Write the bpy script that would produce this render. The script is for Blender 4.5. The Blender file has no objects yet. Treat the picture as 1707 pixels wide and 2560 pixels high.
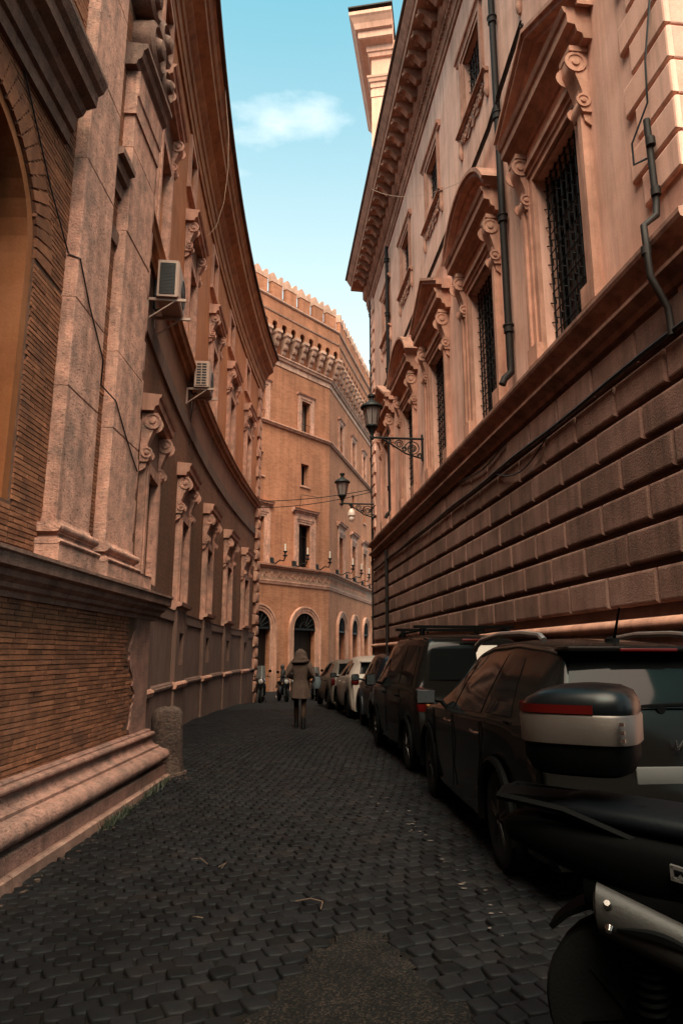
import bpy, bmesh, math, random
import numpy as np
from mathutils import Vector, Matrix
random.seed(7); rng = np.random.default_rng(11)
scn = bpy.context.scene
C = scn.collection
R = math.radians
# ------------------------------------------------------------------ camera
cd = bpy.data.cameras.new('camera'); cam = bpy.data.objects.new('camera', cd); C.objects.link(cam)
cam.location = (0, 0, 1.55); cam.rotation_euler = (R(90 + 11.78), 0, 0)
cd.sensor_fit = 'HORIZONTAL'; cd.sensor_width = 24; cd.lens = 24; cd.clip_start = .05; cd.clip_end = 2000
scn.camera = cam
# ------------------------------------------------------------------ sky and sun
SUN_AZ, SUN_EL = 177, 60          # compass-like: 0 = +Y, clockwise; the sun stands behind the camera, to the left
w = bpy.data.worlds.new('World'); scn.world = w; w.use_nodes = True
wn, wl = w.node_tree.nodes, w.node_tree.links
bg = wn['Background']; bg.inputs['Strength'].default_value = .064
sky = wn.new('ShaderNodeTexSky'); sky.sky_type = 'NISHITA'; sky.sun_disc = False
sky.sun_elevation = R(SUN_EL); sky.sun_rotation = R(SUN_AZ); sky.altitude = 50
sky.air_density = 1.0; sky.dust_density = 5.0; sky.ozone_density = 1.0
tc = wn.new('ShaderNodeTexCoord')
tint = wn.new('ShaderNodeMix'); tint.data_type = 'RGBA'; tint.blend_type = 'MULTIPLY'; tint.inputs[0].default_value = 1
tint.inputs['B'].default_value = (.62, 1.58, 1.26, 1)
wl.new(sky.outputs[0], tint.inputs['A'])
sx_ = wn.new('ShaderNodeSeparateXYZ'); wl.new(tc.outputs['Generated'], sx_.inputs[0])
hz = wn.new('ShaderNodeMapRange'); hz.interpolation_type = 'SMOOTHSTEP'; wl.new(sx_.outputs[2], hz.inputs[0])
for i_, q_ in enumerate((.28, .88, .95, 0)): hz.inputs[i_ + 1].default_value = q_
hm = wn.new('ShaderNodeMix'); hm.data_type = 'RGBA'; wl.new(hz.outputs[0], hm.inputs[0]); wl.new(tint.outputs['Result'], hm.inputs['A']); hm.inputs['B'].default_value = (4.3, 4.8, 4.75, 1)
mp = wn.new('ShaderNodeMapping'); mp.inputs['Scale'].default_value = (1.6, 1.6, 4.2); mp.inputs['Location'].default_value = (.55, .2, .86)
wl.new(tc.outputs['Generated'], mp.inputs[0])
nz = wn.new('ShaderNodeTexNoise'); nz.inputs['Scale'].default_value = 2.1; nz.inputs['Detail'].default_value = 7; nz.inputs['Roughness'].default_value = .55
wl.new(mp.outputs[0], nz.inputs['Vector'])
cr = wn.new('ShaderNodeMapRange'); cr.inputs['From Min'].default_value = .57; cr.inputs['From Max'].default_value = .72; cr.inputs['To Max'].default_value = .7
wl.new(nz.outputs['Fac'], cr.inputs['Value'])
cm = wn.new('ShaderNodeMix'); cm.data_type = 'RGBA'; cm.inputs['B'].default_value = (5.0, 5.4, 5.4, 1)
wl.new(cr.outputs[0], cm.inputs[0]); wl.new(hm.outputs['Result'], cm.inputs['A'])
wl.new(cm.outputs['Result'], bg.inputs['Color'])
sd = bpy.data.lights.new('sun', 'SUN'); sd.energy = 3.1; sd.angle = R(54); sd.color = (1, .665, .53)
so = bpy.data.objects.new('sun', sd); C.objects.link(so)
_d = Vector((math.sin(R(SUN_AZ)) * math.cos(R(SUN_EL)), math.cos(R(SUN_AZ)) * math.cos(R(SUN_EL)), math.sin(R(SUN_EL))))
so.rotation_euler = _d.to_track_quat('Z', 'Y').to_euler(); so.location = _d * 60
vs = scn.view_settings; scn.display_settings.display_device = 'sRGB'
vs.view_transform = 'Standard'; vs.look = 'None'; vs.gamma = 1; vs.exposure = 1.98; vs.use_curve_mapping = False
scn.cycles.use_denoising = True; scn.cycles.max_bounces = 6; scn.cycles.diffuse_bounces = 3; scn.cycles.glossy_bounces = 3
scn.cycles.caustics_reflective = False; scn.cycles.caustics_refractive = False
scn.cycles.sample_clamp_indirect = 6

# ------------------------------------------------------------------ helpers: objects
ORI = {}
def tag(o, label=None, cat=None, group=None, kind=None):
    if label: o['label'] = label
    if cat: o['category'] = cat
    if group: o['group'] = group
    if kind: o['kind'] = kind
    return o
def thing(name, loc, label, cat, group=None, rz=0.0):
    o = bpy.data.objects.new(name, None); C.objects.link(o); o.empty_display_size = .2
    o.location = loc; o.rotation_euler = (0, 0, rz); ORI[o] = Vector(loc)
    return tag(o, label, cat, group)
def link(name, me, parent=None, loc=None, rot=None, scale=None):
    o = bpy.data.objects.new(name, me); C.objects.link(o)
    if parent: o.parent = parent
    if loc is not None: o.location = loc
    if rot is not None: o.rotation_euler = rot
    if scale is not None: o.scale = scale
    ORI[o] = ORI.get(parent, Vector((0, 0, 0)))
    return o
def copy_tree(o, parent=None, loc=None, rz=None, scale=None):
    c = o.copy(); C.objects.link(c); c.parent = parent
    if loc is not None: c.location = loc
    if rz is not None: c.rotation_euler = (0, 0, rz)
    if scale is not None: c.scale = scale
    for ch in list(o.children): copy_tree(ch, c)
    return c
class Fr:
    """a wall surface: s metres along it, o metres out from it, z up"""
    def __init__(self, fn, nrm): self.fn, self.nrm = fn, nrm
    def __call__(self, s, o, z): return self.fn(s, o, z)
    def rz(self, s):
        n = self.nrm(s); return math.atan2(-n[0], n[1])
class MB:
    def __init__(self): self.v, self.f, self.sm = [], [], []
    def add(self, vs_, fs, smooth=False):
        b = len(self.v); self.v += [tuple(p) for p in vs_]
        self.f += [tuple(i + b for i in q) for q in fs]; self.sm += [smooth] * len(fs); return self
    def box(self, x0, x1, y0, y1, z0, z1):
        return self.add([(x0,y0,z0),(x1,y0,z0),(x1,y1,z0),(x0,y1,z0),(x0,y0,z1),(x1,y0,z1),(x1,y1,z1),(x0,y1,z1)],
            [(0,3,2,1),(4,5,6,7),(0,1,5,4),(1,2,6,5),(2,3,7,6),(3,0,4,7)])
    def fbox(self, fr, s0, s1, o0, o1, z0, z1, n=1):
        return self.sweep(fr, s0, s1, [(o0, z0), (o1, z0), (o1, z1), (o0, z1)], n)
    def panel(self, x0, x1, z0, z1, yb, yf, b, fr=None, steps=1):
        """a block with bevelled front edges: back at yb, face at yf (x along, y out, z up)"""
        m = fr if fr else (lambda s, o, z: (s, o, z))
        rings = [(0, yb)]
        if steps == 1: rings += [(0, yf - b), (b, yf)]
        else:
            for k in range(steps + 1):
                a = math.pi / 2 * k / steps; rings.append((b * (1 - math.cos(a)), yf - b * (1 - math.sin(a))))
        vv = []
        for ins, y in rings:
            vv += [m(x0 + ins, y, z0 + ins), m(x1 - ins, y, z0 + ins), m(x1 - ins, y, z1 - ins), m(x0 + ins, y, z1 - ins)]
        ff = []
        for k in range(len(rings) - 1):
            for j in range(4): ff.append((4*k + j, 4*k + (j+1) % 4, 4*k + 4 + (j+1) % 4, 4*k + 4 + j))
        e = 4 * (len(rings) - 1); ff.append((e, e+1, e+2, e+3))
        return self.add(vv, ff)
    def prism(self, poly, o0, o1, fr=None):
        """polygon of (s, z) pushed from o0 to o1"""
        m = fr if fr else (lambda s, o, z: (s, o, z))
        n = len(poly)
        vv = [m(s, o0, z) for s, z in poly] + [m(s, o1, z) for s, z in poly]
        ff = [tuple(range(n - 1, -1, -1)), tuple(range(n, 2 * n))] + [(i, (i+1) % n, n + (i+1) % n, n + i) for i in range(n)]
        return self.add(vv, ff)
    def sweep(self, fr, s0, s1, prof, n=1, caps=True, closed=True, smooth=False):
        m = fr if fr else (lambda s, o, z: (s, o, z))
        k = len(prof); vv, ff = [], []
        for i in range(n + 1):
            s = s0 + (s1 - s0) * i / n
            vv += [m(s, o, z) for o, z in prof]
        for i in range(n):
            for j in range(k if closed else k - 1):
                a, b = i * k + j, i * k + (j + 1) % k
                ff.append((a, b, b + k, a + k))
        if caps: ff += [tuple(range(k - 1, -1, -1)), tuple(n * k + j for j in range(k))]
        return self.add(vv, ff, smooth)
    def quad(self, a, b, c, d): return self.add([a, b, c, d], [(0, 1, 2, 3)])
    def tube(self, pts, r, n=8, caps=True, smooth=True):
        pts = [Vector(p) for p in pts]; rr = r if hasattr(r, '__len__') else [r] * len(pts)
        vv, ff = [], []; up = None
        for i, p in enumerate(pts):
            t = (pts[min(i+1, len(pts)-1)] - pts[max(i-1, 0)])
            if t.length < 1e-9: t = Vector((0, 0, 1))
            t.normalize()
            if up is None:
                up = Vector((0, 0, 1)) if abs(t.z) < .9 else Vector((1, 0, 0))
            x = up.cross(t)
            if x.length < 1e-4: x = Vector((1, 0, 0)).cross(t)
            x.normalize(); y = t.cross(x); up = y
            for k in range(n):
                a = 2 * math.pi * k / n
                vv.append(p + x * (rr[i] * math.cos(a)) + y * (rr[i] * math.sin(a)))
        for i in range(len(pts) - 1):
            for k in range(n):
                a, b = i*n + k, i*n + (k+1) % n
                ff.append((a, b, b + n, a + n))
        if caps: ff += [tuple(range(n - 1, -1, -1)), tuple((len(pts)-1)*n + k for k in range(n))]
        return self.add(vv, ff, smooth)
    def lathe(self, prof, c=(0, 0, 0), n=20, axis='z', smooth=True, sx=1, sy=1):
        vv, ff = [], []
        for r, h in prof:
            for k in range(n):
                a = 2 * math.pi * k / n; p = (r * math.cos(a) * sx, r * math.sin(a) * sy, h)
                if axis == 'y': p = (p[0], p[2], p[1])
                if axis == 'x': p = (p[2], p[0], p[1])
                vv.append((p[0] + c[0], p[1] + c[1], p[2] + c[2]))
        for i in range(len(prof) - 1):
            for k in range(n):
                a, b = i*n + k, i*n + (k+1) % n
                ff.append((a, b, b + n, a + n))
        ff += [tuple(range(n - 1, -1, -1)), tuple((len(prof)-1)*n + k for k in range(n))]
        return self.add(vv, ff, smooth)
    def loft(self, rings, caps=True, smooth=True):
        n = len(rings[0]); vv = [p for r in rings for p in r]; ff = []
        for i in range(len(rings) - 1):
            for k in range(n):
                a, b = i*n + k, i*n + (k+1) % n
                ff.append((a, b, b + n, a + n))
        if caps: ff += [tuple(range(n - 1, -1, -1)), tuple((len(rings)-1)*n + k for k in range(n))]
        return self.add(vv, ff, smooth)
    def grid(self, fn, us, vs_, smooth=True):
        nv = len(vs_); vv = [fn(u, v) for u in us for v in vs_]
        ff = [(i*nv + j, (i+1)*nv + j, (i+1)*nv + j + 1, i*nv + j + 1) for i in range(len(us)-1) for j in range(nv-1)]
        return self.add(vv, ff, smooth)
    def mesh(self, name, mat, off=Vector((0, 0, 0)), sharp=None):
        me = bpy.data.meshes.new(name)
        me.from_pydata([(p[0]-off[0], p[1]-off[1], p[2]-off[2]) for p in self.v], [], self.f)
        me.polygons.foreach_set('use_smooth', self.sm); me.materials.append(mat)
        if sharp and any(self.sm): me.set_sharp_from_angle(angle=R(sharp))
        me.update(); return me
    def build(self, name, mat, parent=None, local=False, sharp=40):
        off = Vector((0, 0, 0)) if (local or parent is None) else ORI.get(parent, Vector((0, 0, 0)))
        return link(name, self.mesh(name, mat, off, sharp), parent)
def arc(cx, cz, r, a0, a1, n):
    return [(cx + r * math.cos(R(a0 + (a1 - a0) * i / n)), cz + r * math.sin(R(a0 + (a1 - a0) * i / n))) for i in range(n + 1)]
def holed_wall(mb, fr, s0, s1, z0, z1, holes, depth, step=2.0, o=0.0, back=None):
    """front face of a wall with rectangular openings and their reveals; back: builder that gets the panel closing each opening"""
    ss = {s0, s1}; zs = {z0, z1}
    for a, b, c, d in holes: ss |= {a, b}; zs |= {c, d}
    ss = sorted(x for x in ss if s0 <= x <= s1); zs = sorted(x for x in zs if z0 <= x <= z1)
    full = []
    for i in range(len(ss) - 1):
        n = max(1, math.ceil((ss[i+1] - ss[i]) / step)); full += [ss[i] + (ss[i+1] - ss[i]) * k / n for k in range(n)]
    full.append(ss[-1])
    for i in range(len(full) - 1):
        for j in range(len(zs) - 1):
            ms, mz = (full[i] + full[i+1]) / 2, (zs[j] + zs[j+1]) / 2
            if any(a < ms < b and c < mz < d for a, b, c, d in holes): continue
            mb.quad(fr(full[i], o, zs[j]), fr(full[i+1], o, zs[j]), fr(full[i+1], o, zs[j+1]), fr(full[i], o, zs[j+1]))
    for a, b, c, d in holes:
        p = [(a, c), (b, c), (b, d), (a, d)]
        for k in range(4):
            q, r_ = p[k], p[(k+1) % 4]
            mb.quad(fr(q[0], o, q[1]), fr(r_[0], o, r_[1]), fr(r_[0], o - depth, r_[1]), fr(q[0], o - depth, q[1]))
        if back is not None:
            q_ = MB(); q_.quad(fr(a, o - depth, c), fr(b, o - depth, c), fr(b, o - depth, d), fr(a, o - depth, d)); q_.build(*back)

# ------------------------------------------------------------------ helpers: materials
def nodes_of(name):
    m = bpy.data.materials.new(name); m.use_nodes = True
    nt = m.node_tree; return m, nt.nodes, nt.links, nt.nodes['Principled BSDF']
def mathn(n, l, op, a, b):
    x = n.new('ShaderNodeMath'); x.operation = op
    for i, q in enumerate((a, b)):
        if q is None: continue
        if isinstance(q, (int, float)): x.inputs[i].default_value = q
        else: l.new(q, x.inputs[i])
    return x.outputs[0]
def stone(name, c1, c2, scale=3.0, rough=.85, bump=.25, bscale=40, streak=.25, piece=0.0, pits=0.0, c3=None, dist=.02, obj=False):
    """weathered mineral surface: two tones, slow stains, vertical rain streaks, pits, tone per piece"""
    m, n, l, b = nodes_of(name)
    geo = n.new('ShaderNodeNewGeometry'); pos = geo.outputs['Position']
    if obj:
        pos = n.new('ShaderNodeTexCoord').outputs['Object']
    def noise(sc, det=5, vec=pos, ro=.6):
        t = n.new('ShaderNodeTexNoise'); t.inputs['Scale'].default_value = sc; t.inputs['Detail'].default_value = det; t.inputs['Roughness'].default_value = ro
        l.new(vec, t.inputs['Vector']); return t.outputs['Fac']
    def rng_(v, a, b_, c, d):
        r = n.new('ShaderNodeMapRange'); l.new(v, r.inputs[0])
        for i, q in enumerate((a, b_, c, d)): r.inputs[i + 1].default_value = q
        return r.outputs[0]
    mix = n.new('ShaderNodeMix'); mix.data_type = 'RGBA'; mix.inputs['A'].default_value = (*c1, 1); mix.inputs['B'].default_value = (*c2, 1)
    l.new(rng_(noise(scale, 8), .36, .64, 0, 1), mix.inputs[0]); col = mix.outputs['Result']
    if c3:
        m3 = n.new('ShaderNodeMix'); m3.data_type = 'RGBA'; m3.inputs['B'].default_value = (*c3, 1)
        l.new(rng_(noise(scale * .23 + .13, 6, ro=.7), .5, .68, 0, .85), m3.inputs[0]); l.new(col, m3.inputs['A']); col = m3.outputs['Result']
    val = rng_(noise(.45, 4), .3, .7, .82, 1.12)
    if streak:
        mp_ = n.new('ShaderNodeMapping'); mp_.inputs['Scale'].default_value = (5, 5, .35); l.new(pos, mp_.inputs[0])
        val = mathn(n, l, 'MULTIPLY', val, rng_(noise(1, 6, mp_.outputs[0], .7), .42, .75, 1.04, 1 - streak))
    val = mathn(n, l, 'MULTIPLY', val, rng_(noise(bscale * 1.5, 3), .3, .7, .9, 1.1))
    if piece:
        oi = n.new('ShaderNodeObjectInfo')
        rnd = mathn(n, l, 'FRACT', mathn(n, l, 'ADD', mathn(n, l, 'MULTIPLY', oi.outputs['Random'], 7.31), geo.outputs['Random Per Island']), None)
        val = mathn(n, l, 'MULTIPLY', val, rng_(rnd, 0, 1, 1 - piece, 1 + piece))
    h = noise(bscale, 6)
    if pits:
        mpp = n.new('ShaderNodeMapping'); mpp.inputs['Scale'].default_value = (1, 1, 2.4); l.new(pos, mpp.inputs[0])
        pn = rng_(noise(22, 6, mpp.outputs[0], .8), .55, .66, 1, 0)
        val = mathn(n, l, 'MULTIPLY', val, rng_(pn, 0, 1, 1 - pits, 1)); h = mathn(n, l, 'ADD', h, mathn(n, l, 'MULTIPLY', pn, 1.2))
    mv = n.new('ShaderNodeMix'); mv.data_type = 'RGBA'; mv.blend_type = 'MULTIPLY'; mv.inputs[0].default_value = 1
    cx = n.new('ShaderNodeCombineColor')
    for i in range(3): l.new(val, cx.inputs[i])
    l.new(col, mv.inputs['A']); l.new(cx.outputs[0], mv.inputs['B']); l.new(mv.outputs['Result'], b.inputs['Base Color'])
    b.inputs['Roughness'].default_value = rough; b.inputs['Specular IOR Level'].default_value = .25 if c1[0] > .05 else .08
    bp = n.new('ShaderNodeBump'); bp.inputs['Strength'].default_value = bump; bp.inputs['Distance'].default_value = dist
    l.new(h, bp.inputs['Height']); l.new(bp.outputs[0], b.inputs['Normal'])
    return m
def flat(name, c, rough=.5, metal=0.0, spec=.5, coat=0.0, bump=0.0, bscale=60, var=.15, vscale=6, emit=0.0):
    m, n, l, b = nodes_of(name)
    tcn = n.new('ShaderNodeTexCoord')
    t = n.new('ShaderNodeTexNoise'); t.inputs['Scale'].default_value = vscale; t.inputs['Detail'].default_value = 6
    l.new(tcn.outputs['Object'], t.inputs['Vector'])
    mix = n.new('ShaderNodeMix'); mix.data_type = 'RGBA'
    mix.inputs['A'].default_value = (*[q * (1 - var) for q in c], 1); mix.inputs['B'].default_value = (*[min(1, q * (1 + var)) for q in c], 1)
    l.new(t.outputs['Fac'], mix.inputs[0]); l.new(mix.outputs['Result'], b.inputs['Base Color'])
    rr = n.new('ShaderNodeMapRange'); l.new(t.outputs['Fac'], rr.inputs[0]); rr.inputs[3].default_value = rough * .85; rr.inputs[4].default_value = min(1, rough * 1.2)
    l.new(rr.outputs[0], b.inputs['Roughness'])
    b.inputs['Metallic'].default_value = metal; b.inputs['Specular IOR Level'].default_value = spec; b.inputs['Coat Weight'].default_value = coat; b.inputs['Coat Roughness'].default_value = .04
    if bump:
        t2 = n.new('ShaderNodeTexNoise'); t2.inputs['Scale'].default_value = bscale; l.new(tcn.outputs['Object'], t2.inputs['Vector'])
        bp = n.new('ShaderNodeBump'); bp.inputs['Strength'].default_value = bump; bp.inputs['Distance'].default_value = .005
        l.new(t2.outputs['Fac'], bp.inputs['Height']); l.new(bp.outputs[0], b.inputs['Normal'])
    if emit:
        b.inputs['Emission Color'].default_value = (*c, 1); b.inputs['Emission Strength'].default_value = emit
    return m
def brick_wall(name, c1, c2, cm, ax, bw=.28, rh=.062, bump=.5, rough=.9, streak=.3):
    """far brickwork whose single bricks are a few pixels: ax = direction along the wall"""
    m, n, l, b = nodes_of(name)
    geo = n.new('ShaderNodeNewGeometry'); pos = geo.outputs['Position']
    dot = n.new('ShaderNodeVectorMath'); dot.operation = 'DOT_PRODUCT'; dot.inputs[1].default_value = (*ax, 0); l.new(pos, dot.inputs[0])
    sx = n.new('ShaderNodeSeparateXYZ'); l.new(pos, sx.inputs[0])
    cb = n.new('ShaderNodeCombineXYZ'); l.new(dot.outputs['Value'], cb.inputs[0]); l.new(sx.outputs[2], cb.inputs[1])
    bt = n.new('ShaderNodeTexBrick'); l.new(cb.outputs[0], bt.inputs['Vector'])
    bt.inputs['Scale'].default_value = 1; bt.inputs['Brick Width'].default_value = bw; bt.inputs['Row Height'].default_value = rh; bt.inputs['Mortar Size'].default_value = .006
    bt.inputs['Color1'].default_value = (*c1, 1); bt.inputs['Color2'].default_value = (*c2, 1); bt.inputs['Mortar'].default_value = (*cm, 1); bt.inputs['Bias'].default_value = -.1
    def noise(sc, det, vec, ro=.6):
        t = n.new('ShaderNodeTexNoise'); t.inputs['Scale'].default_value = sc; t.inputs['Detail'].default_value = det; t.inputs['Roughness'].default_value = ro
        l.new(vec, t.inputs['Vector']); return t.outputs['Fac']
    def rng_(v, a, b_, c, d):
        r = n.new('ShaderNodeMapRange'); l.new(v, r.inputs[0])
        for i, q in enumerate((a, b_, c, d)): r.inputs[i + 1].default_value = q
        return r.outputs[0]
    mp_ = n.new('ShaderNodeMapping'); mp_.inputs['Scale'].default_value = (2.2, 2.2, .16); l.new(pos, mp_.inputs[0])
    val = mathn(n, l, 'MULTIPLY', rng_(noise(.5, 6, pos), .3, .7, .78, 1.15), rng_(noise(1, 6, mp_.outputs[0], .7), .4, .75, 1.05, 1 - streak))
    mps = n.new('ShaderNodeMapping'); mps.inputs['Scale'].default_value = (3, 3, 9); l.new(pos, mps.inputs[0])
    val = mathn(n, l, 'MULTIPLY', val, rng_(noise(1.3, 4, mps.outputs[0], .8), .63, .72, 1, .55))
    mv = n.new('ShaderNodeMix'); mv.data_type = 'RGBA'; mv.blend_type = 'MULTIPLY'; mv.inputs[0].default_value = 1
    cx = n.new('ShaderNodeCombineColor')
    for i in range(3): l.new(val, cx.inputs[i])
    l.new(bt.outputs['Color'], mv.inputs['A']); l.new(cx.outputs[0], mv.inputs['B']); l.new(mv.outputs['Result'], b.inputs['Base Color'])
    b.inputs['Roughness'].default_value = rough; b.inputs['Specular IOR Level'].default_value = .2
    bp = n.new('ShaderNodeBump'); bp.inputs['Strength'].default_value = bump; bp.inputs['Distance'].default_value = .012; bp.invert = True
    l.new(bt.outputs['Fac'], bp.inputs['Height']); l.new(bp.outputs[0], b.inputs['Normal'])
    return m
def glass(name, c=(.012, .014, .016), rough=.06, spec=.35):
    m, n, l, b = nodes_of(name)
    tcn = n.new('ShaderNodeTexCoord'); t = n.new('ShaderNodeTexNoise'); t.inputs['Scale'].default_value = 2.2; t.inputs['Detail'].default_value = 4; l.new(tcn.outputs['Object'], t.inputs['Vector'])
    rr = n.new('ShaderNodeMapRange'); l.new(t.outputs['Fac'], rr.inputs[0]); rr.inputs[3].default_value = rough * .5; rr.inputs[4].default_value = rough * 1.8
    l.new(rr.outputs[0], b.inputs['Roughness']); b.inputs['Base Color'].default_value = (*c, 1); b.inputs['Specular IOR Level'].default_value = spec
    return m
M = {}
M['plaster_pink'] = stone('pink_plaster', (.74, .43, .335), (.62, .34, .255), 1.3, .9, .15, 60, .36, c3=(.78, .475, .38))
M['plaster_end'] = stone('pale_plaster', (.60, .34, .27), (.48, .25, .19), 2.0, .9, .2, 40, .15, piece=.06, c3=(.32, .16, .11))
M['block'] = stone('brown_stone', (.20, .110, .085), (.14, .076, .058), 2.6, .88, .45, 45, .5, piece=.20, c3=(.24, .14, .112))
M['joint'] = stone('joint_stone', (.10, .053, .040), (.075, .039, .030), 3, .9, .2, 50, .1)
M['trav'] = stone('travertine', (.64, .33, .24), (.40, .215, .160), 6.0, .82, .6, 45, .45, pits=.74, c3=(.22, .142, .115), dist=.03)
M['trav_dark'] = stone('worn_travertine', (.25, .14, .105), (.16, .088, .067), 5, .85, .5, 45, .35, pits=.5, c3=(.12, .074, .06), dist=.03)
M['trim'] = stone('trim_stone', (.54, .28, .20), (.40, .20, .14), 3.0, .82, .25, 60, .42, c3=(.31, .16, .115))
M['cornice'] = stone('cornice_stone', (.44, .225, .155), (.29, .14, .093), 2.6, .85, .3, 40, .4, c3=(.22, .11, .075))
M['cornice_left'] = stone('painted_cornice', (.36, .15, .07), (.26, .105, .05), 1.6, .85, .2, 40, .45)
M['orange'] = stone('orange_plaster', (.40, .155, .068), (.33, .12, .052), 1.2, .9, .15, 50, .3, c3=(.44, .19, .10))
M['niche'] = stone('ochre_stucco', (.25, .088, .030), (.20, .068, .024), 1.4, .85, .12, 30, .25, c3=(.28, .115, .055))
M['brown_plaster'] = stone('brown_plaster', (.20, .098, .062), (.16, .078, .05), 1.2, .9, .15, 50, .3)
M['dado'] = stone('dado_stone', (.15, .088, .068), (.115, .066, .051), 1.8, .88, .2, 45, .35, c3=(.185, .106, .082))
M['brick'] = stone('roman_brick', (.25, .100, .050), (.175, .068, .036), 9, .92, .8, 60, .3, piece=.30, c3=(.12, .055, .036), dist=.012)
M['mortar'] = stone('mortar', (.13, .066, .043), (.09, .046, .031), 8, .95, .5, 60, .1)
M['merlon_cap'] = stone('pale_cap_stone', (.52, .31, .235), (.40, .23, .17), 3, .8, .2, 30, .3)
M['corbel'] = stone('corbel_stone', (.56, .33, .25), (.42, .235, .17), 3, .8, .25, 30, .4, c3=(.25, .14, .105))
M['cobble'] = stone('basalt_cobble', (.0062, .0060, .0067), (.0042, .0042, .0048), 9, .6, .5, 60, 0, piece=.40, c3=(.0094, .0073, .0067), dist=.004)
M['dirt'] = stone('joint_dirt', (.0048, .0038, .0034), (.0075, .0056, .0046), 14, .95, .6, 60, 0)
M['asphalt'] = stone('asphalt', (.0090, .0080, .0078), (.0060, .0056, .0056), 55, .9, 1.0, 210, 0, c3=(.012, .0098, .0090), dist=.012)
M['street_far'] = stone('far_cobbles', (.0125, .0115, .0115), (.0095, .009, .0095), 5, .7, .6, 30, 0)
M['iron'] = flat('black_iron', (.007, .007, .0075), .6, .2, .3, bump=.2)
M['pipe'] = flat('drain_pipe', (.013, .009, .008), .65, .1, .2, bump=.2, var=.35, vscale=3)
M['cable'] = flat('black_cable', (.010, .010, .011), .5, 0, .4)
M['wire_pale'] = flat('pale_wire', (.42, .27, .19), .6)
M['glass'] = glass('window_glass', (.006, .006, .007), .08, .15)
M['dark_in'] = flat('dark_interior', (.004, .0032, .003), .95, 0, .02)
M['roof'] = stone('roof_tile', (.10, .055, .04), (.07, .04, .03), 6, .9, .5, 20, .2)
M['wood'] = flat('dark_wood', (.014, .008, .006), .7, 0, .15, bump=.3)
M['bollard'] = stone('bollard_stone', (.085, .052, .040), (.05, .031, .025), 7, .9, .9, 30, .5, pits=.4, c3=(.15, .095, .072), dist=.05)

def speckled(name, c1, c2, c3):
    m, n, l, b = nodes_of(name); geo = n.new('ShaderNodeNewGeometry')
    v = n.new('ShaderNodeTexVoronoi'); v.inputs['Scale'].default_value = 95; l.new(geo.outputs['Position'], v.inputs['Vector'])
    sep = n.new('ShaderNodeSeparateColor'); l.new(v.outputs['Color'], sep.inputs[0])
    r = n.new('ShaderNodeValToRGB'); l.new(sep.outputs[0], r.inputs[0]); e = r.color_ramp.elements
    e[0].position = 0; e[0].color = (*c1, 1); e[1].position = .97; e[1].color = (*c3, 1); q = e.new(.62); q.color = (*c2, 1)
    t = n.new('ShaderNodeTexNoise'); t.inputs['Scale'].default_value = 3; t.inputs['Detail'].default_value = 6; l.new(geo.outputs['Position'], t.inputs['Vector'])
    mr = n.new('ShaderNodeMapRange'); l.new(t.outputs['Fac'], mr.inputs[0]); mr.inputs[1].default_value = .3; mr.inputs[2].default_value = .7; mr.inputs[3].default_value = .65; mr.inputs[4].default_value = 1.25
    vm = n.new('ShaderNodeVectorMath'); vm.operation = 'SCALE'; l.new(r.outputs[0], vm.inputs[0]); l.new(mr.outputs[0], vm.inputs['Scale']); l.new(vm.outputs[0], b.inputs['Base Color'])
    b.inputs['Roughness'].default_value = .9; b.inputs['Specular IOR Level'].default_value = .08
    bp = n.new('ShaderNodeBump'); bp.inputs['Strength'].default_value = 1; bp.inputs['Distance'].default_value = .006; l.new(v.outputs['Distance'], bp.inputs['Height']); l.new(bp.outputs[0], b.inputs['Normal'])
    return m
M['asphalt'] = speckled('asphalt', (.0050, .0045, .0044), (.0072, .0062, .0058), (.022, .016, .013))
M['plinth'] = stone('shaded_plinth_travertine', (.34, .178, .136), (.22, .118, .092), 6.0, .85, .6, 40, .45, pits=.6, c3=(.14, .088, .072), dist=.035)  # darker copy of travertine: the dim lower street is put into its colour
M['string'] = stone('shaded_string_course', (.36, .19, .14), (.25, .128, .094), 3.0, .85, .25, 60, .5, c3=(.18, .095, .072))  # streaked trim stone, darkened: soffit shade is painted into its colour
# ------------------------------------------------------------------ where things stand
def gz(x, y):
    base = float(np.interp(y, [-10, 4, 10, 15.6, 17.4, 20.4, 26, 31, 36, 60], [-.06, -.05, -.05, 0, 0, -.09, -.23, -.48, -.6, -.6]))
    side = float(np.interp(x, [-3.4, -2.4, -.6, .9, 3], [-.14, -.12, 0, .07, .09]))
    return base + side * float(np.interp(y, [8, 15], [1, .15]))
RWA, RWK = 4.085, .1064                                   # street face of the rusticated palazzo: x = RWA - RWK*y
_rn = Vector((-1, -RWK, 0)).normalized(); _rd = Vector((-RWK, 1, 0)).normalized()
def _rw(y, o, z): return Vector((RWA - RWK * y + _rn.x * o, y + _rn.y * o, z))
RW = Fr(_rw, lambda s: (_rn.x, _rn.y))
_re0 = _rw(6.02, 0, 0)                                    # its end face towards the camera: s runs away from the corner, o towards the camera
RE = Fr(lambda s, o, z: Vector((_re0.x - _rn.x * s - _rd.x * o, _re0.y - _rn.y * s - _rd.y * o, z)), lambda s: (-_rd.x, -_rd.y))
WC, WR = Vector((116.005, 23.508)), 119.9                 # the concave wing on the other side of the street
def _wg(s, o, z):
    a = s / WR; return Vector((WC.x - (WR - o) * math.cos(a), WC.y + (WR - o) * math.sin(a), z))
WG = Fr(_wg, lambda s: (math.cos(s / WR), -math.sin(s / WR)))
PV = Fr(lambda s, o, z: Vector((-2.78 + .0175 * (s - 8) + o, s, z)), lambda s: (1, 0))     # flank of the brick pavilion
_ka, _kb = R(39.8), R(13.9); K0 = Vector((-.85, 46))
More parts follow.
